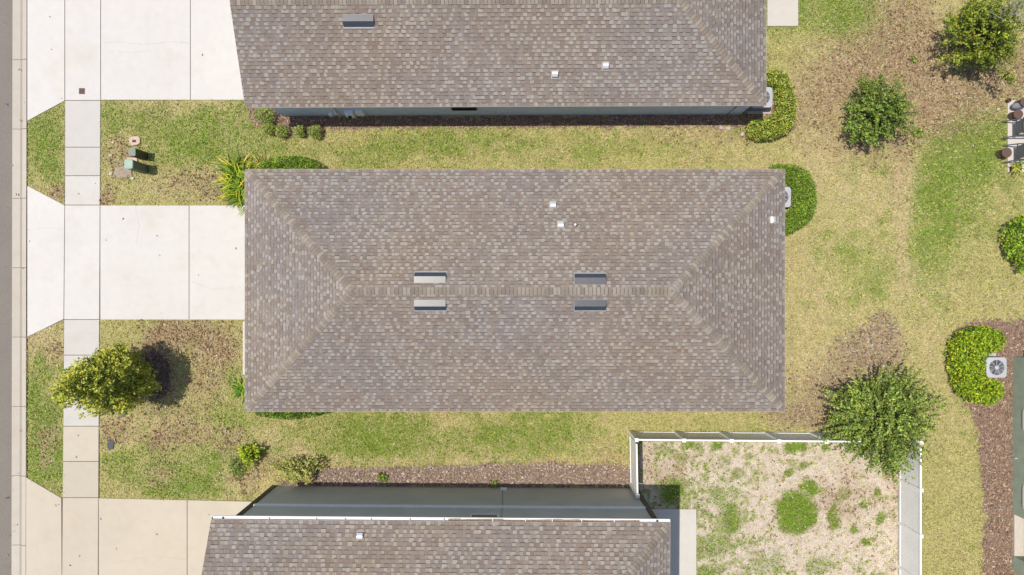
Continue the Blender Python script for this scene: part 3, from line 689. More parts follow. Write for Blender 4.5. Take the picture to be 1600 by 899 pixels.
# electric service on the south wall
xm = -6.72
m = MB(); m.box(xm - .17, xm + .17, wy - .2, wy + .01, .45, 1.05); v = m.build('meter_box', 'meter', root, bevel=.012)
m = MB(); m.tube([(xm, wy - .2, .8), (xm, wy - .27, .8)], .08, 14); m.build('meter_dial', 'glass', v)
m = MB(); m.box(xm + .26, xm + .58, wy - .14, wy + .01, .55, 1.15); m.build('meter_box', 'meter', root, bevel=.012)
m = MB(); m.tube([(xm - .55, wy - .05, 0), (xm - .55, wy - .05, 1.0), (xm - .55, wy - .05, 2.7)], .035, 10); m.build('conduit', 'pvc', root)
m = MB(); m.blob((xm - .55, wy - .1, .95), (.08, .08, .1), 3, .02); m.build('junction_box', 'pvc', root, smooth=True)
m = MB(); m.box(xm - .95, xm - .78, wy - .1, wy + .01, .3, .6); m.build('hose_box', 'meter', root, bevel=.01)
m = MB(); m.tube([(9.1, wy - .03, 2.3), (9.1, wy - .04, 1.2), (9.0, wy - .12, .4), (9.15, wy - .35, .05), (9.3, wy - .3, .03)], .015, 8); m.build('cable', 'hose', root)
done()

# --- south house, two storeys (gable to the west, hip to the east)
rots = math.radians(-.42)
EZS = 5.6
sx0, sx1 = P(330, 0, EZS)[0], P(1046, 0, EZS)[0] + .02; gy1 = P(0, 807, EZS)[1]; sy1 = gy1 - .12
root = thing('two_storey_house', 'two-storey grey house with white gutter at the bottom edge of the photo', 'house', (sx0, gy1, 0), rots)
syr = sy1 - 4.7; srz = EZS + 4.7 * .5; sy0 = syr - 4.7
_, (nS, nN, nE, nW) = house_roof(root, sx0, sx1, sy0, sy1, EZS, syr, srz, sx0, sx1 - 4.7, 300, True)
wy = P(0, 759.3)[1]; a, b = P(433, 0)[0], P(990, 0)[0]
mb = MB(); mb.box(a, b, sy0 + .35, wy, -.05, EZS - .17)
mb.poly([(a, wy, EZS - .17), (a, syr, srz - .12), (a, sy0 + .35, EZS - .17)]); mb.build('wall', 'wall_grey', root)
mb = MB(); mb.box(a + .01, b - .01, wy - .02, wy + .06, 2.90, 3.07); mb.build('band_course', 'band', root)
mb = MB(); mb.box(a - .2, a - .004, wy - .12, wy + .035, 0, EZS - .2); mb.build('corner_trim', 'charcoal', root)
mb = MB(); mb.box(b + .004, b + .19, wy - .12, wy + .035, 0, EZS - .2); mb.build('corner_trim', 'charcoal', root)
window(root, P(757, 0, 4.2)[0], 4.06, 5.25, .96, wy, 1, 'white')
m = MB(); x = P(787, 0, .4)[0]; m.box(x - .13, x + .13, wy - .005, wy + .1, .34, .46); m.build('utility_box', 'meter', root, bevel=.012)
m = MB(); x = P(785, 0, 1.)[0]; m.tube([(x, wy + .008, .46), (x + .03, wy + .008, 2.2), (x, wy + .008, 5.2)], .007, 6); m.build('cable', 'hose', root)
# gutter: open white channel along the north eave
m = MB(); y1g, y0g = gy1, gy1 - .145; zt = EZS - .015; zb_ = EZS - .12
m.box(sx0, sx1, y1g - .012, y1g, zb_, zt); m.box(sx0, sx1, y0g, y0g + .008, zb_, zt - .01); m.box(sx0, sx1, y0g + .008, y1g - .012, zb_, zb_ + .01)
m.box(sx0 - .012, sx0, y0g, y1g, zb_, zt); m.box(sx1, sx1 + .012, y0g, y1g, zb_, zt); m.box(sx0, sx1, y1g - .002, y1g + .014, zt - .012, zt)
gut = m.build('gutter', 'white', root)
for px in (419, 493, 538, 579, 640, 693, 770, 821, 863, 909, 960, 1010):
    x = P(px, 0, EZS)[0]; m = MB(); m.box(x - .013, x + .013, y0g + .009, y1g - .013, zt - .03, zt - .004); m.build('gutter_strap', 'flash' if px < 700 else 'white', gut)
m = MB()
x = P(700, 0, EZS)[0]; R = random.Random(4)
xe = P(1000, 0, EZS)[0]
while x < xe:
    l = R.uniform(.3, .9); m.prism([(x, y0g + .01), (min(x + l, xe), y0g + .01), (min(x + l, xe), y1g - .03 - R.uniform(0, .05)), (x, y1g - .03 - R.uniform(0, .05))], zb_ + .011, zb_ + .02 + R.uniform(0, .025)); x += l
m.build('gutter_debris', 'gutter_dirt', gut)
for px in (347, 1028):
    x = P(px, 0, EZS)[0]; m = MB(); m.lathe((x, (y0g + y1g) / 2, zb_ + .0105), [(.045, 0), (.045, .003)], 14); m.build('downspout_outlet', 'darkhole', gut)
small_vent(root, unrot(on_slope(563, 836, (sx0, sy1, EZS), nN), root, rots), nN, .19)
done()

# --- east house (sage wall on the right edge)
ex, ey = P(1582, 557)
root = thing('bungalow', 'sage green walled house cut off by the right edge of the photo', 'house', (ex, ey, 0))
yA, yB, yC, yD = ey, P(0, 803)[1], P(0, 868)[1], P(0, 960)[1] - 4
mb = MB(); zt = EZ - .17
mb.box(ex, ex + 20, yB, yA, -.05, zt); mb.box(ex + 1.6, ex + 20, yC, yB - .003, -.05, zt); mb.box(ex, ex + 20, yC - .62, yC - .003, -.05, zt); mb.box(ex + .55, ex + 20, yD, yC - .625, -.05, zt)
mb.build('wall', 'wall_green', root)
window(root, P(0, 656, .7)[1], .84, 2.0, .62, ex, -1, axis='y', t=.12); window(root, P(0, 776, .7)[1], .84, 2.0, .72, ex, -1, axis='y', t=.12)
m = MB(); y = P(0, 714)[1]; m.tube([(ex + .01, y, .3), (ex - .09, y, .3)], .022, 8); m.tube([(ex - .09, y, .33), (ex - .1, y, .2)], .018, 8); m.build('hose_bib', 'silver', root)
m = MB(); m.box(ex + .02, ex + 1.58, yC + .003, yB - .003, -.05, .1)
M['porchslab'] = plain('pale_porch_slab', ob(238, 228, 216), .9)
m.build('porch_slab', 'porchslab', root)
hx0, hx1, hy0, hy1 = ex - .35, ex + 20.35, yD - .35, yA + .35
house_roof(root, hx0, hx1, hy0, hy1, EZ, (hy0 + hy1) / 2, EZ + 3.2, hx0 + 7, hx1 - 7, 400)
done()

# ------------------------------------------------------------------ fences
def fence_run(label, A, B, nb, h=1.8, gate=None, ends=(True, True)):
    A, B = Vector((*A, 0)), Vector((*B, 0)); d = (B - A).normalized(); n = Vector((-d.y, d.x, 0)); L = (B - A).length
    root = thing('vinyl_fence', label, 'fence', A)
    def obx(m, a0, a1, c0, c1, z0, z1):
        q = [A + d * a + n * c for a, c in ((a0, c0), (a1, c0), (a1, c1), (a0, c1))]; m.prism([(p.x, p.y) for p in q], z0, z1)
    st = L / nb
    for k in range(nb + 1):
        if (k == 0 and not ends[0]) or (k == nb and not ends[1]): continue
        c = k * st; m = MB(); obx(m, c - .063, c + .063, -.063, .063, -.02, h + .05); p = m.build('post', 'vinyl', root, bevel=.006, seg=1)
        m = MB(); q = A + d * c; ang = math.atan2(d.y, d.x); i = len(m.v)
        for r_, z in ((.088, h + .052), (.088, h + .075), (.0, h + .11)):
            for j in range(4):
                t = ang + math.pi / 4 + j * math.pi / 2; m.v.append((q.x + r_ * 1.0 * math.cos(t) * 1.2, q.y + r_ * math.sin(t) * 1.2, z))
        for k2 in range(2):
            for j in range(4): m.f.append((i + k2 * 4 + j, i + k2 * 4 + (j + 1) % 4, i + k2 * 4 + 4 + (j + 1) % 4, i + k2 * 4 + 4 + j)); m.c.append((1, 1, 1))
        m.f.append((i + 3, i + 2, i + 1, i)); m.c.append((1, 1, 1)); m.build('post_cap', 'vinyl', p)
    for k in range(nb):
        c0, c1 = k * st + .064, (k + 1) * st - .064
        g = gate is not None and k in gate
        if g: c0 += .03; c1 -= .03
        m = MB(); nbd = max(2, int((c1 - c0) / .15)); wd = (c1 - c0) / nbd
        for j in range(nbd): obx(m, c0 + j * wd + .003, c0 + (j + 1) * wd - .003, -.011, .011, .12, h - .03)
        obx(m, c0, c1, -.006, .006, .12, h - .03)
        pn = m.build('gate' if g else 'panel', 'vinyl', root)
        m = MB(); obx(m, c0, c1, -.032, .032, h - .08, h + .01); m.build('rail', 'vinyl', pn, bevel=.005, seg=1)
        m = MB(); obx(m, c0, c1, -.03, .03, .06, .19); m.build('rail', 'vinyl', pn, bevel=.005, seg=1)
        if g:
            m = MB(); obx(m, (c0 + c1) / 2 - .05, (c0 + c1) / 2 + .05, .033, .085, h - .2, h - .08); m.build('latch', 'charcoal', pn, bevel=.008)
    done(); return root
fNW = P(984, 674.5); fNE = P(1404, 678); fSW = P(985.5, 757)
fence_run('white vinyl fence run behind the middle house, meeting the green tree', fNW, fNE, 6)
fence_run('short white vinyl gate fence joining the grey house wall', (fNW[0] + .0, fNW[1] - .075), fSW, 1, gate=(0,), ends=(False, True))
fence_run('white vinyl fence run on the right side of the sandy yard', (fNE[0], fNE[1] - .075), P(1404, 1020), 5, ends=(False, True))

# ------------------------------------------------------------------ plants
def leaf_mesh(c, nrm, L, W, C, name, parent, mat='leaf', mul=1.55):
    C = C * mul
    n = len(c); nrm = nrm / np.linalg.norm(nrm, axis=1, keepdims=True)
    r = rng.normal(0, 1, (n, 3)); t = np.cross(nrm, r); t /= np.linalg.norm(t, axis=1, keepdims=True) + 1e-9; b = np.cross(nrm, t)
    L = L[:, None] / 2; W = W[:, None] / 2
    V = np.stack([c - t * L, c - b * W + nrm * W * .25, c + t * L - nrm * L * .25, c + b * W + nrm * W * .25], 1).reshape(-1, 3)
    return np_obj(name, V, np.arange(4 * n).reshape(n, 4), np.clip(C, .004, .6), mat, parent)
def pick(pal, n, p=None, jit_=.18):
    pal = np.stack(pal); i = rng.choice(len(pal), n, p=p)
    return pal[i] * rng.uniform(1 - jit_, 1 + jit_, (n, 1)) * (1 + rng.normal(0, .04, (n, 3)))
def tree(name, label, cat, gp, prof, ntw, per, lsize, tl, spread, pal, p=None, seed=0, trunk_r=.07, radial=.6, lumps=.25, squash=(1, 1), shell=.45, group=None, upb=.5, asp=.5, droop=0.0, limbs=9, mul=1.48):
    """prof: list of (z, radius); twigs start part-way from the axis and carry leaves to the crown's uneven surface"""
    x0, y0 = P(*gp); root = thing(name, label, cat, (x0, y0, 0), 0, group)
    R = np.random.default_rng(seed)
    zs = np.array([a for a, _ in prof]); rs = np.array([b for _, b in prof])
    vol = np.maximum(rs, .05) ** 2; zz = np.linspace(zs[0], zs[-1], 200); cv = np.cumsum(np.interp(zz, zs, vol)); cv /= cv[-1]
    z = np.interp(R.random(ntw), cv, zz); az = R.uniform(0, 2 * np.pi, ntw)
    ph = R.uniform(0, 6.28, 8)
    lump = 1 + lumps * (np.sin(3 * az + ph[0] + z * 1.7) * .5 + np.sin(5 * az + ph[1] - z * 2.3) * .35 + np.sin(9 * az + ph[2] + z * 4) * .25)
    fr = np.where(z > zs[0] + .5 * (zs[-1] - zs[0]), .12, shell); fr = fr + (1 - fr) * R.random(ntw) ** .6
    rr = np.interp(z, zs, rs) * lump * fr
    tip = np.stack([x0 + np.cos(az) * rr * squash[0], y0 + np.sin(az) * rr * squash[1], z], -1)
    zc = zs[0] + (zs[-1] - zs[0]) * .25
    org = np.stack([np.full(ntw, x0), np.full(ntw, y0), np.maximum(zc, z - rr * .9 - .2)], -1)
    d = tip - org; dl = np.linalg.norm(d, axis=1, keepdims=True); d = d / np.maximum(dl, 1e-6)
    tln = np.minimum(dl[:, 0] * radial, tl * R.uniform(.6, 1.4, ntw))
    s_ = R.random((ntw, per)) ** .8
    c = tip[:, None, :] - d[:, None, :] * (s_ * tln[:, None])[:, :, None]
    c = c + R.normal(0, 1, (ntw, per, 3)) * (spread * (.35 + .65 * np.minimum(1, s_ * 2)))[:, :, None]
    c[:, :, 2] -= droop * (1 - s_) * tln[:, None]
    nrm = R.normal(0, .6, (ntw, per, 3)) + np.array([0, 0, upb + .2]) + d[:, None, :] * .35
    tone = np.repeat(R.uniform(.5, 1.4, (ntw, 1)), per, 1).reshape(-1, 1)
    c = c.reshape(-1, 3); nrm = nrm.reshape(-1, 3); ok = c[:, 2] > .05; n = ok.sum()
    L = lsize * R.uniform(.65, 1.35, n)
    leaf_mesh(c[ok], nrm[ok], L, L * asp, pick(pal, n, p) * tone[ok], 'crown', root, mul=mul)
    mb = MB(); hz = zs[0] + (zs[-1] - zs[0]) * .5
    mb.tube([(x0, y0, -.05), (x0 + .03, y0, zs[0]), (x0 - .02, y0 + .03, (zs[0] + hz) / 2), (x0, y0, hz)], [trunk_r * 1.3, trunk_r, trunk_r * .55, trunk_r * .15], 10)
    tr = mb.build('trunk', 'bark', root, smooth=True)
    mb = MB()
    for k in R.choice(ntw, min(ntw, limbs * 6), replace=False):
        z0 = max(zs[0] * .8, min(hz, org[k][2])); p0 = Vector((x0, y0, z0)); p2 = Vector(tip[k]); p1 = p0.lerp(p2, .5) + Vector((R.normal(0, .06), R.normal(0, .06), .08))
        mb.tube([p0, p1, p2], [trunk_r * .3, trunk_r * .18, .006], 5)
    mb.build('limb', 'bark', tr, smooth=True)
    done(); return root
YG = [ob(204, 198, 66), ob(170, 178, 56), ob(124, 142, 46), ob(226, 214, 100), ob(84, 104, 40)]
DG = [ob(126, 150, 56), ob(98, 128, 46), ob(150, 168, 72), ob(78, 104, 44), ob(170, 178, 92)]
BG = [ob(150, 176, 40), ob(118, 152, 34), ob(92, 124, 32), ob(176, 190, 62), ob(70, 98, 30)]
tree('street_tree', 'dense yellow-green tree overhanging the sidewalk by the street', 'tree', (219, 584),
     [(.7, .8), (1.3, 1.3), (2.2, 1.45), (3.2, 1.3), (4.3, 1.0), (5.3, .68), (6.0, .4), (6.3, .1)], 1500, 16, .112, .36, .065, YG, [.3, .26, .2, .12, .12], 11, .08, .5, .26, (1.03, .94), .55, asp=.46, mul=1.75)
tree('backyard_tree', 'spreading green tree over the fence corner of the sandy yard', 'tree', (1346, 645),
     [(.7, 1.4), (1.3, 2.2), (2.0, 2.5), (2.8, 2.0), (3.5, 1.1), (3.9, .25)], 660, 46, .095, 1.15, .055, DG, [.28, .22, .24, .1, .16], 12, .09, .74, .36, (1.02, .98), .45, upb=.7, asp=.55)
tree('backyard_tree', 'rounded dark green tree in leaf litter, right of the top bungalow', 'tree', (1346, 188),
     [(.6, .9), (1.1, 1.4), (1.8, 1.5), (2.5, 1.2), (3.1, .6), (3.4, .15)], 400, 34, .09, .7, .06, DG, [.28, .25, .17, .18, .12], 13, .07, .65, .35, (1.02, 1.0), .45, asp=.55)
nt2 = tree('backyard_tree', 'ragged yellow-green tree with bare grey twigs at top right corner', 'tree', (1495, 74),
     [(.6, 1.0), (1.2, 1.5), (1.9, 1.65), (2.7, 1.4), (3.3, .95), (3.8, .3)], 420, 30, .1, .55, .07, [ob(150, 160, 48), ob(118, 138, 40), ob(178, 178, 66), ob(84, 108, 36), ob(96, 118, 44)], [.3, .25, .15, .18, .12], 14, .07, .65, .45, (1.0, 1.1), .45, asp=.55)
CUR[0] = nt2.location.copy(); mb = MB(); R = random.Random(5); x0, y0 = nt2.location.x, nt2.location.y
for k in range(40):
    b0 = Vector((x0 + .15, y0 + .25, 3.2)) + Vector((R.gauss(0, .2), R.gauss(0, .2), R.gauss(0, .2))); az = R.uniform(-.6, 3.6)
    b1 = b0 + Vector((math.cos(az) * R.uniform(.3, .9), math.sin(az) * R.uniform(.2, .7), R.uniform(.1, .6))); b2 = b1 + Vector((R.gauss(.12, .15), R.gauss(.05, .15), R.uniform(0, .2)))
    mb.tube([b0, b1, b2], [.013, .008, .003], 5)
mb.build('bare_twig', 'deadwood', nt2, smooth=True); done()

def hedge(name, label, cat, poly_px, h, n, lsize, pal, p=None, edge=.25, group=None, seed=0, asp=.5, spiky=0.0, wob=.06):
    """clipped shrub mass: leaves fill the top and sides of a plan outline (photo px of the outline at its height)"""
    pw = [P(a, b, h * .75) for a, b in poly_px]; R = np.random.default_rng(seed + 50)
    xs = [a for a, _ in pw]; ys = [b for _, b in pw]; cx, cy = sum(xs) / len(xs), sum(ys) / len(ys)
    root = thing(name, label, cat, (cx, cy, 0), 0, group)
    X = R.uniform(min(xs), max(xs), n * 4); Y = R.uniform(min(ys), max(ys), n * 4); ok = inpoly(X, Y, pw); X, Y = X[ok][:n], Y[ok][:n]; n = len(X)
    dmin = np.full(n, 9.0)
    for k in range(len(pw)):
        a, b = np.array(pw[k]), np.array(pw[(k + 1) % len(pw)]); ab = b - a; t = np.clip(((X - a[0]) * ab[0] + (Y - a[1]) * ab[1]) / (ab @ ab + 1e-9), 0, 1)
        dmin = np.minimum(dmin, np.hypot(X - a[0] - t * ab[0], Y - a[1] - t * ab[1]))
    e = np.clip(dmin / edge, 0, 1); top = h * (.45 + .55 * np.sqrt(1 - (1 - e) ** 2)) + wob * h * (fbm(X * 40, Y * 40, 14, 3 + seed) - .5) * 5
    dep = R.random(n) ** 2; z = top * (1 - dep * .75)
    z = np.maximum(z, .04)
    nrm = R.normal(0, .7, (n, 3)) + np.array([0, 0, .8])
    L = lsize * R.uniform(.6, 1.4, n)
    c = np.stack([X + R.normal(0, .02, n), Y + R.normal(0, .02, n), z], -1)
    tone = (.45 + 1.1 * fbm(X * 40, Y * 40, 6, 8 + seed, 3)[:, None])
    leaf_mesh(c, nrm, L, L * asp, pick(pal, n, p) * tone, 'foliage', root)
    mb = MB(); q = R.choice(n, min(n, 26), replace=False)
    for k in q: mb.tube([(X[k] + R.normal(0, .03), Y[k], -.03), (X[k], Y[k] + R.normal(0, .03), max(.06, z[k] * .85))], [.012, .006], 5)
    mb.build('stem', 'bark', root); done(); return root
def ell(cx, cy, rx, ry, n=14, rot=0): return [(cx + rx * math.cos(2 * math.pi * k / n), cy + ry * math.sin(2 * math.pi * k / n)) for k in range(n)]
LIME = [ob(168, 188, 38), ob(132, 166, 34), ob(100, 136, 30), ob(192, 198, 60)]
HG = [ob(100, 136, 34), ob(126, 158, 40), ob(78, 112, 30), ob(152, 176, 62)]
hedge('hedge', 'C-shaped lime green hedge around the air conditioner in the right bed', 'hedge',
      [(1565, 518), (1571, 532), (1568, 546), (1552, 553), (1540, 560), (1539, 580), (1548, 592), (1566, 597), (1570, 612), (1566, 626), (1548, 634), (1520, 630), (1500, 615), (1491, 590), (1487, 560), (1490, 535), (1500, 520), (1525, 511), (1548, 511)], 1.0, 7600, .105, LIME + [ob(86, 116, 32)], [.3, .28, .16, .1, .16], .22, seed=1)
hedge('hedge', 'smooth half-round dark green hedge at the middle house corner', 'hedge',
      [(1205, 257), (1222, 255), (1245, 257), (1264, 268), (1274, 288), (1277, 318), (1270, 340), (1255, 355), (1238, 364), (1222, 368), (1205, 362), (1205, 335), (1236, 330), (1238, 292), (1205, 288)], .85, 11000, .06, HG, [.3, .28, .2, .22], .12, seed=2, wob=.02)
hedge('hedge', 'speckled light green hedge curling round the top bungalow corner', 'hedge',
      [(1196, 108), (1215, 108), (1232, 118), (1240, 140), (1246, 165), (1243, 190), (1232, 208), (1210, 217), (1188, 219), (1172, 214), (1167, 200), (1172, 188), (1190, 184), (1205, 183), (1214, 172), (1214, 140), (1206, 132), (1194, 130)], .9, 6500, .08, [ob(180, 186, 70), ob(150, 166, 56), ob(118, 142, 50), ob(204, 206, 110), ob(78, 100, 40)], [.24, .26, .22, .1, .18], .2, seed=3)
hedge('hedge', 'low dark green grassy hedge along the middle house front corner', 'hedge', [(405, 252), (420, 246), (455, 243), (485, 246), (500, 256), (505, 270), (470, 285), (405, 285)], .8, 3600, .11, HG, [.3, .28, .26, .16], .15, seed=4, asp=.28)
hedge('hedge', 'thin leafy hedge poking out under the middle house bottom eave', 'hedge', [(395, 630), (520, 630), (517, 645), (490, 652), (455, 657), (420, 654), (398, 648)], .7, 3200, .085, [ob(118, 148, 48), ob(88, 122, 38), ob(150, 170, 70), ob(66, 92, 32)], [.3, .3, .16, .24], .15, seed=5)
def bush(name, label, cat, c, rx, ry, h, n, ls, pal, p=None, seed=0, group=None, asp=.55, z0=.0):
    x, y = P(c[0], c[1], h * .6); root = thing(name, label, cat, (x, y, 0), 0, group); R = np.random.default_rng(seed)
    d = R.normal(0, 1, (n, 3)); d /= np.linalg.norm(d, axis=1, keepdims=True); ph = R.uniform(0, 6.28, 4)
    az = np.arctan2(d[:, 1], d[:, 0]); lum = 1 + .12 * np.sin(3 * az + ph[0] + 2 * d[:, 2]) + .08 * np.sin(7 * az + ph[1] + 5 * d[:, 2])
    r = (.6 + .4 * R.random(n) ** .5) * lum
    cc = np.stack([x + d[:, 0] * rx * S * r, y + d[:, 1] * ry * S * r, z0 + h * .52 + d[:, 2] * h * .5 * r], -1); cc[:, 2] = np.maximum(cc[:, 2], .03)
    L = ls * R.uniform(.6, 1.4, n); tone = .75 + .5 * (fbm(cc[:, 0] * 60, cc[:, 1] * 60, 12, seed)[:, None])
    leaf_mesh(cc, d * .6 + R.normal(0, .6, (n, 3)) + np.array([0, 0, .5]), L, L * asp, pick(pal, n, p) * tone, 'foliage', root, mul=1.75)
    mb = MB()
    for k in range(7): mb.tube([(x, y, -.03), (x + R.normal(0, .1), y + R.normal(0, .1), h * .35), (x + d[k, 0] * rx * S * .7, y + d[k, 1] * ry * S * .7, z0 + h * .6)], [.02, .014, .005], 5)
    mb.build('stem', 'bark', root); done(); return root
BX = [ob(150, 166, 72), ob(124, 148, 60), ob(176, 184, 96), ob(96, 118, 48)]
for k, (c, r, lb) in enumerate((((413, 179), 16, 'large clipped bush tucked under the top bungalow eave'), ((419, 201), 10, 'leftmost of the four small round bushes by the brown mulch'), ((439, 205), 11, 'small round bush second from left by the brown mulch'),
                     ((467, 205), 9, 'smallest round bush in the row beside the brown mulch'), ((492, 206), 11, 'rightmost round bush at the end of the row on grass'))):
    bush('round_bush', lb, 'bush', c, r, r * (.8 if k == 0 else 1), .6 if k else .75, 1100 if k else 1700, .05, BX, [.3, .3, .2, .2], 20 + k, 'round clipped bushes by the top bungalow')
tree('shrub', 'bright lime green shrub casting a dark shadow on worn lawn', 'shrub', (398, 706), [(.15, .3), (.4, .5), (.75, .48), (1.05, .3), (1.25, .1)], 130, 14, .1, .25, .05, LIME, [.4, .3, .1, .2], 31, .025, .6, .45, (1.05, 1), .4, upb=.7)
bush('shrub', 'low dark green weedy shrub beside the lime shrub', 'shrub', (371, 730), 13, 18, .35, 420, .08, [ob(104, 132, 52), ob(130, 150, 64), ob(80, 106, 42)], None, 32)
tree('shrub', 'pale yellowish shrub at the grey house corner', 'shrub', (471, 728), [(.15, .5), (.45, .8), (.85, .72), (1.2, .45), (1.45, .15)], 230, 15, .095, .3, .06, [ob(196, 192, 100), ob(168, 172, 82), ob(130, 142, 64), ob(214, 206, 130)], [.34, .3, .2, .16], 33, .03, .6, .5, (1.2, .72), .4, upb=.7)
bush('weed', 'small green plant in pinkish mulch by the grey wall', 'plant', (597, 746), 9, 8, .3, 170, .08, HG, None, 34)
bush('weed', 'tiny green plant at the dark foot of the grey wall', 'plant', (773, 756), 6, 5, .22, 90, .07, HG, None, 35)
bush('weed', 'small dark green seedling below the rounded dark green tree', 'plant', (1436, 207), 10, 9, .3, 200, .08, DG, None, 36)
bush('weed', 'tiny green seedling above the rounded dark green tree', 'plant', (1429, 92), 6, 6, .25, 90, .07, DG, None, 37)
bush('shrub', 'glossy dark green shrub cut by the right edge beside the lawn', 'shrub', (1602, 378), 27, 44, 1.4, 2600, .11, BG, [.28, .26, .2, .12, .14], 38)
def strap_plant(name, label, c, n, L0, pal, seed, h=.6, asp=.07, az_rng=(0, 6.283), p=None, parent=None):
    x, y = P(c[0], c[1], .3) if not isinstance(c, Vector) else (c.x, c.y); zb0 = 0 if not isinstance(c, Vector) else c.z
    root = parent or thing(name, label, 'plant', (x, y, zb0)); R = random.Random(seed); mb = MB(); pal = [np.asarray(q) for q in pal]
    for k in range(n):
        az = R.uniform(*az_rng); L = L0 * R.uniform(.6, 1.15); bx, by = x + R.gauss(0, L0 * .18), y + R.gauss(0, L0 * .18); el = R.uniform(.35, 1.2)
        w_ = L * asp * R.uniform(.8, 1.3); c_ = pal[R.choices(range(len(pal)), p or [1] * len(pal))[0]] * R.uniform(1.2, 1.8); pr = None
        for s_ in range(6):
            t = s_ / 5; rr = L * t * math.cos(el * (1 - .5 * t)); zz = zb0 + .03 + L * (math.sin(el) * t - .55 * t * t) * (h / .6); zz = max(zz, .03)
            wd = w_ * (1 - t) ** .6 * (0.7 + t * .6) if t < 1 else 0.002
            cx_, cy_ = bx + rr * math.cos(az), by + rr * math.sin(az)
            cur = (Vector((cx_ - math.sin(az) * wd, cy_ + math.cos(az) * wd, zz + wd * .4)), Vector((cx_, cy_, zz)), Vector((cx_ + math.sin(az) * wd, cy_ - math.cos(az) * wd, zz + wd * .4)))
            if pr: mb.poly([pr[0], pr[1], cur[1], cur[0]], c_); mb.poly([pr[1], pr[2], cur[2], cur[1]], c_)
            pr = cur
    mb.build('leaf', 'leaf', root)
    if parent is None: done()
    return root
STR = [ob(118, 150, 36), ob(86, 122, 28), ob(160, 176, 52), ob(226, 204, 70), ob(68, 96, 26)]
root = strap_plant('strap_leaf_plant', 'yellow-tipped strap leaf plant at the driveway corner of the middle house', (375, 288), 300, .95, STR, 3, .9, .032, p=[4, 2, 4, 2, 1])
CUR[0] = root.location.copy()
strap_plant('', '', Vector((P(368, 268, .3)[0], P(368, 268, .3)[1], 0)), 130, .9, STR, 5, .9, .032, p=[3, 2, 4, 2.5, 1], parent=root)
strap_plant('', '', Vector((P(380, 300, .3)[0], P(380, 304, .3)[1], 0)), 120, .85, STR, 6, .9, .032, p=[3, 3, 4, 1, 1], parent=root); done()
strap_plant('strap_leaf_plant', 'small yellowing strap leaf plant at the left end of the low hedge', (404, 258), 40, .7, [ob(226, 204, 90), ob(196, 180, 90), ob(150, 140, 70), ob(130, 150, 50)], 7, .7, .04)
strap_plant('strap_leaf_plant', 'small dark green leafy plant at the left eave of the middle house', (378, 606), 60, .62, [ob(96, 134, 36), ob(70, 106, 28), ob(150, 170, 60)], 8, .6, .09)

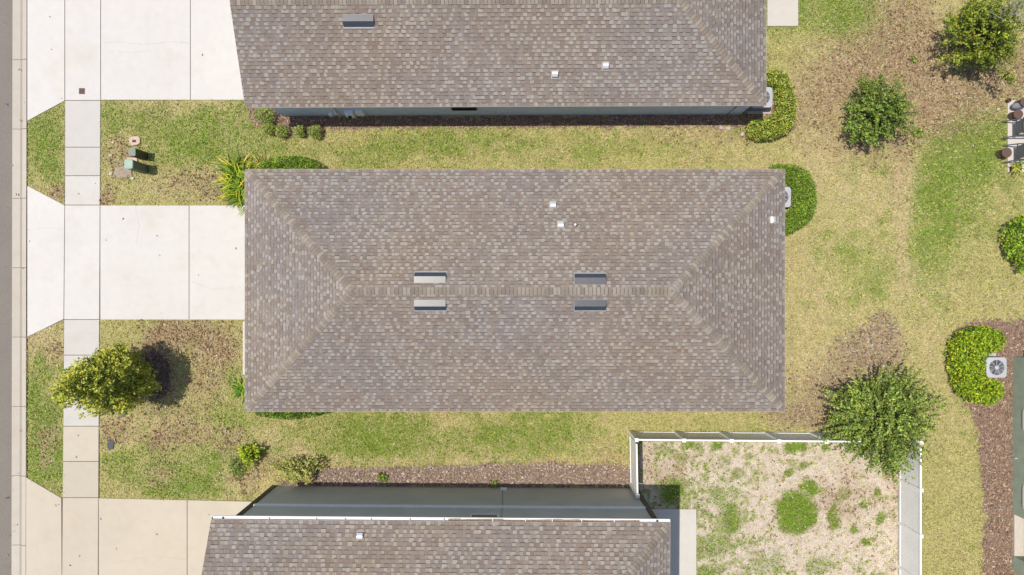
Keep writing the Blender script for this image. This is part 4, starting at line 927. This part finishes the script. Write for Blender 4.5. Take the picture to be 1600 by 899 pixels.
# ------------------------------------------------------------------ air conditioners
def rrect(w_, r, n=6):
    out = []
    for cx, cy, a0 in ((w_ - r, w_ - r, 0), (-w_ + r, w_ - r, 90), (-w_ + r, -w_ + r, 180), (w_ - r, -w_ + r, 270)):
        for k in range(n + 1): t = math.radians(a0 + 90 * k / n); out.append((cx + r * math.cos(t), cy + r * math.sin(t)))
    return out
def air_con(label, loc):
    root = thing('air_conditioner', label, 'air conditioner', loc, 0, 'outdoor air conditioner units beside the houses'); x, y, z = loc; hw = .42; h = .78
    m = MB(); m.prism([(x + a * .97, y + b * .97) for a, b in rrect(hw, .13)], z, z + h - .21); cab = m.build('cabinet', 'ac_grey', root)
    m = MB()
    for k in range(11): m.prism([(x + a, y + b) for a, b in rrect(hw * .985, .13)], z + .06 + k * .047, z + .06 + k * .047 + .02)
    m.build('louver', 'ac_louver', cab)
    # top pan: a rounded square with a round fan opening
    m = MB(); o_ = rrect(hw, .13, 6); outer = []
    for k in range(len(o_)):
        a, b = o_[k], o_[(k + 1) % len(o_)]; n_ = max(1, int(math.dist(a, b) / .05))
        outer += [(a[0] + (b[0] - a[0]) * q / n_, a[1] + (b[1] - a[1]) * q / n_) for q in range(n_)]
    N = len(outer); zt = z + h; R_ = .315
    ang = [math.atan2(b, a) for a, b in outer]
    inn = [(R_ * math.cos(t), R_ * math.sin(t)) for t in ang]
    for k in range(N):
        j = (k + 1) % N
        m.poly([(x + outer[k][0], y + outer[k][1], zt - .02), (x + outer[j][0], y + outer[j][1], zt - .02), (x + inn[j][0], y + inn[j][1], zt), (x + inn[k][0], y + inn[k][1], zt)])
        m.poly([(x + outer[k][0], y + outer[k][1], zt - .22), (x + outer[j][0], y + outer[j][1], zt - .22), (x + outer[j][0], y + outer[j][1], zt - .02), (x + outer[k][0], y + outer[k][1], zt - .02)])
        m.poly([(x + inn[k][0], y + inn[k][1], zt), (x + inn[j][0], y + inn[j][1], zt), (x + inn[j][0], y + inn[j][1], zt - .19), (x + inn[k][0], y + inn[k][1], zt - .19)])
    m.build('top_panel', 'ac_grey', root)
    m = MB(); m.lathe((x, y, zt - .17), [(R_ + .02, 0), (R_ + .02, .01)], 28); m.build('fan_well', 'ac_dark', root)
    m = MB()
    for k in range(4):
        a0 = k * math.pi / 2 + .3
        p_ = lambda r, t, zz: (x + r * math.cos(t), y + r * math.sin(t), zz)
        for s_ in range(4):
            t0 = a0 + s_ * .15; t1 = t0 + .15; m.poly([p_(.06, t0, zt - .12 + s_ * .012), p_(.29, t0, zt - .13 + s_ * .015), p_(.29, t1, zt - .115 + s_ * .015), p_(.06, t1, zt - .108 + s_ * .012)])
    m.build('fan', 'ac_blade', root)
    m = MB()
    for k in range(9): t = 2 * math.pi * k / 9 + .2; m.tube([(x + .07 * math.cos(t), y + .07 * math.sin(t), zt + .012), (x + .32 * math.cos(t), y + .32 * math.sin(t), zt + .004)], .010, 6)
    for r in (.12, .165, .21, .255, .295):
        m.tube([(x + r * math.cos(2 * math.pi * k / 28), y + r * math.sin(2 * math.pi * k / 28), zt + .008) for k in range(29)], .0035, 5)
    m.build('fan_grille', 'ac_grey', root)
    m = MB(); m.lathe((x, y, zt + .0), [(.085, 0), (.085, .02), (.06, .032)], 20); m.build('hub', 'ac_grey', root)
    done(); return root
def pad(label, cx, cy, wx, wy, h=.06):
    CUR[0] = Vector((cx, cy, 0)); m = MB(); m.box(cx - wx, cx + wx, cy - wy, cy + wy, -.03, h, ob(226, 216, 206)); o = m.build('equipment_pad', 'concrete', bevel=.01); o.location = (cx, cy, 0); done()
    return tag(o, label, 'concrete pad')
ax, ay = P(1557.5, 574.5, .84)
pad('pale concrete pad under the air conditioner in the right bed', ax - .03, ay + .05, .5, .52); air_con('grey air conditioner inside the C-shaped lime hedge', (ax, ay, .062))
ax = P(1236, 0, .84)[0] - .42; ay = P(0, 308, .84)[1]
pad('concrete pad under the air conditioner at the middle house', ax, ay, .5, .5); air_con('grey air conditioner half hidden by the middle house eave', (ax, ay, .062))
ax = P(1207, 0, .84)[0] - .42; ay = P(0, 152, .84)[1]
p0, p1 = P(1168, 178.5), P(1197, 140)
pad('concrete pad at the corner of the top bungalow', (p0[0] + p1[0]) / 2 + .1, (p0[1] + p1[1]) / 2, (p1[0] - p0[0]) / 2 + .1, (p1[1] - p0[1]) / 2); air_con('grey air conditioner at the corner of the top bungalow', (ax, ay, .062))

# ------------------------------------------------------------------ utilities in the front lawn
def solid(name, label, cat, loc, fn, mat, bevel=.01, group=None, seg=2, smooth=False):
    CUR[0] = Vector(loc); m = MB(); fn(m); o = m.build(name, mat, None, bevel=bevel, seg=seg, smooth=smooth); o.location = loc; done(); return tag(o, label, cat, group)
c = P3(211.5, 221); root = thing('handhole_box', 'pinkish square handhole box with a dark slot in the lawn', 'utility box', c)
m = MB(); m.prism([P(*q) for q in ((203, 217), (206, 214.5), (217, 213.5), (219.5, 217), (219.5, 224), (216, 226.5), (205, 228.5), (203, 226))], -.02, .07); m.build('box', 'pinkish', root, bevel=.012)
m = MB(); q = P(210.8, 221.2); m.box(q[0] - .075, q[0] + .075, q[1] - .05, q[1] + .05, .0705, .078); m.build('slot', 'darkhole', root); done()
solid('handhole_box', 'pinkish rectangular handhole box between the two green pedestals', 'utility box', P3(207, 250), lambda m: m.prism([P(*q) for q in ((199, 246.5), (215.5, 247), (216, 254), (200, 254))], -.02, .09), 'pinkish', .012)
solid('concrete_slab', 'rough weathered concrete slab left of the taller green pedestal', 'slab', P3(194, 271), lambda m: m.prism([P(*q) for q in ((180, 262), (196, 260), (206, 266), (207, 277), (184, 279), (179, 270))], -.03, .06), 'padrough', .015)
def pedestal(label, base, hw, hd, h, mb_, mt, cham, dome):
    c = P3(*base); root = thing('utility_pedestal', label, 'utility pedestal', c)
    def oc(f): 
        a, b, k = hw * f, hd * f, cham
        return [(c.x + u_, c.y + v_) for u_, v_ in ((a, b - k), (a - k, b), (-a + k, b), (-a, b - k), (-a, -b + k), (-a + k, -b), (a - k, -b), (a, -b + k))]
    m = MB(); m.prism(oc(1.0), -.03, h); m.build('body', mb_, root, bevel=.012)
    m = MB(); m.prism(oc(1.06), h + .002, h + dome); m.build('cap', mt, root, bevel=min(.03, dome * .45)); done()
pedestal('short dark olive pedestal with a faded grey cap', (226, 244.5), .135, .165, 1.05, 'ped_dark', 'ped_grey', .03, .05)
pedestal('taller sage green pedestal with a pale rounded cap', (226, 264.5), .17, .19, 1.32, 'ped_green', 'ped_top', .06, .09)
solid('meter_lid', 'dark grey water meter lid lying in the lawn', 'meter lid', P3(173.5, 694.5), lambda m: m.prism([P(*q) for q in ((168.5, 687), (178.5, 687), (179, 690), (177.5, 702), (170, 702.5), (168, 698))], -.02, .045), 'lid', .008)
solid('access_cover', 'small brown square cover set in the sidewalk slab', 'cover', P3(129, 143), lambda m: m.prism([P(*q) for q in ((124.3, 138.3), (133.6, 138.5), (133.4, 147.8), (124.2, 147.6))], .03, .046), 'cover', .003, seg=1)
solid('rock', 'grey rock at the edge of the street tree shadow', 'rock', P3(192, 647.5), lambda m: m.blob(P3(192, 647.5, .03), (.2, .13, .1), 9, .2), 'stone_grey', 0, smooth=False)
for k, (px, py, r, lb) in enumerate(((173, 243, .075, None), (176, 223, .06, None), (173, 272, .085, None), (207, 279, .08, None), (185, 250, .04, None), (230, 228, .04, None), (1560, 171, .07, None), (189, 207, .05, None))):
    c = P3(px, py, r * .4)
    lb = ('small pale stone on the lawn near the patio slab' if px > 1500 else 'small pale stone on the worn lawn around the green pedestals')
    solid('stone', lb, 'stone', c, lambda m: m.blob(c, (r, r * .9, r * .6), k, .2), 'stone', 0, None if px > 1500 else 'pale stones around the pedestals')
for k, (px, py) in enumerate(((1127, 200), (1138, 201), (1160, 210))):
    c = P3(px, py, .05); solid('stone', 'pale pink stone at the mulch edge below the top bungalow', 'stone', c, lambda m: m.blob(c, (.09, .085, .05), k + 20, .15), 'stone_pink', 0, 'pink stones at the mulch edge')

# ------------------------------------------------------------------ patio furniture at the right edge
def patio_chair(label, px, py):
    c = P3(px, py, .4); c.z = .062; root = thing('patio_chair', label, 'chair', c, 0, 'grey metal patio chairs'); x, y, z = c
    # faces right (+x); seat about 0.6 m wide
    m = MB(); m.prism([(x - .05, y - .27), (x + .48, y - .27), (x + .48, y + .27), (x - .05, y + .27)], z + .37, z + .41); m.build('seat', 'beige', root, bevel=.012)
    m = MB(); m.poly([(x - .02, y - .27, z + .42), (x - .02, y + .27, z + .42), (x - .10, y + .27, z + .98), (x - .10, y - .27, z + .98)]); m.poly([(x - .05, y - .27, z + .42), (x - .13, y - .27, z + .98), (x - .13, y + .27, z + .98), (x - .05, y + .27, z + .42)])
    m.build('backrest', 'sling', root)
    for s_ in (-1, 1):
        m = MB(); yy0 = y + s_ * .33; m.tube([(x - .42, yy0 + s_ * .03, z), (x - .12, yy0, z + .6), (x + .1, yy0, z + .66), (x + .52, yy0, z + .64), (x + .55, yy0, z)], .026, 8); m.build('arm_frame', 'frame_grey', root, smooth=True)
    m = MB(); m.tube([(x - .115, y - .33, z + .98), (x - .115, y + .33, z + .98)], .024, 8); m.build('crossbar', 'frame_grey', root, smooth=True); m = MB(); m.tube([(x - .04, y - .33, z + .4), (x - .04, y + .33, z + .4)], .024, 8); m.build('crossbar', 'frame_grey', root, smooth=True)
    done()
patio_chair('grey patio chair higher on the slab, next to the brown stool', 1588, 201); patio_chair('grey patio chair beside the round brown side table', 1590, 239)
def drum(name, label, cat, px, py, r, h, mat='wicker', flare=.9):
    c = P3(px, py, h); c.z = .0 if px < 1576 else .062; root = thing(name, label, cat, c)
    m = MB(); m.lathe((c.x, c.y, c.z), [(r * flare, 0), (r * .8, h * .5), (r * .95, h - .04)], 24); m.build('base', mat, root, smooth=False)
    m = MB(); m.lathe((c.x, c.y, c.z + h - .038), [(r, 0), (r, .03), (r * .97, .038)], 28); m.build('top', mat, root); done()
drum('side_table', 'round brown wicker side table straddling the patio slab edge', 'table', 1573.5, 238.5, .21, .5)
drum('wicker_stool', 'round brown wicker stool above the patio chairs', 'stool', 1590, 179, .2, .45)
drum('wicker_stool', 'brown wicker stool cut by the right edge at the slab top', 'stool', 1600, 160, .19, .5)
solid('cushion', 'grey cushion propped against the brown wicker stools', 'cushion', P3(1588, 166, .3), lambda m: m.blob(P3(1588, 166, .3), (.22, .15, .16), 4, .05), 'sling', 0, smooth=True)
solid('planter', 'small dark planter at the top left corner of the patio slab', 'planter', P3(1573.5, 158, 0), lambda m: m.lathe(P3(1573.5, 158, .062), [(.06, 0), (.085, .16), (.06, .16), (.055, .1)], 14), 'pot', 0)
c = P3(1588, 263, .3); c.z = .062; root = thing('potted_plant', 'spiky yellow-green plant in a dark pot on the patio slab', 'plant', c)
m = MB(); m.lathe((c.x, c.y, .062), [(.14, 0), (.2, .26), (.22, .28), (.19, .28), (.17, .22)], 18); m.build('pot', 'pot', root)
strap_plant('', '', Vector((c.x, c.y, .30)), 46, .42, [ob(176, 180, 60), ob(130, 150, 46), ob(210, 200, 90), ob(96, 118, 40)], 9, .6, .06, parent=root); done()
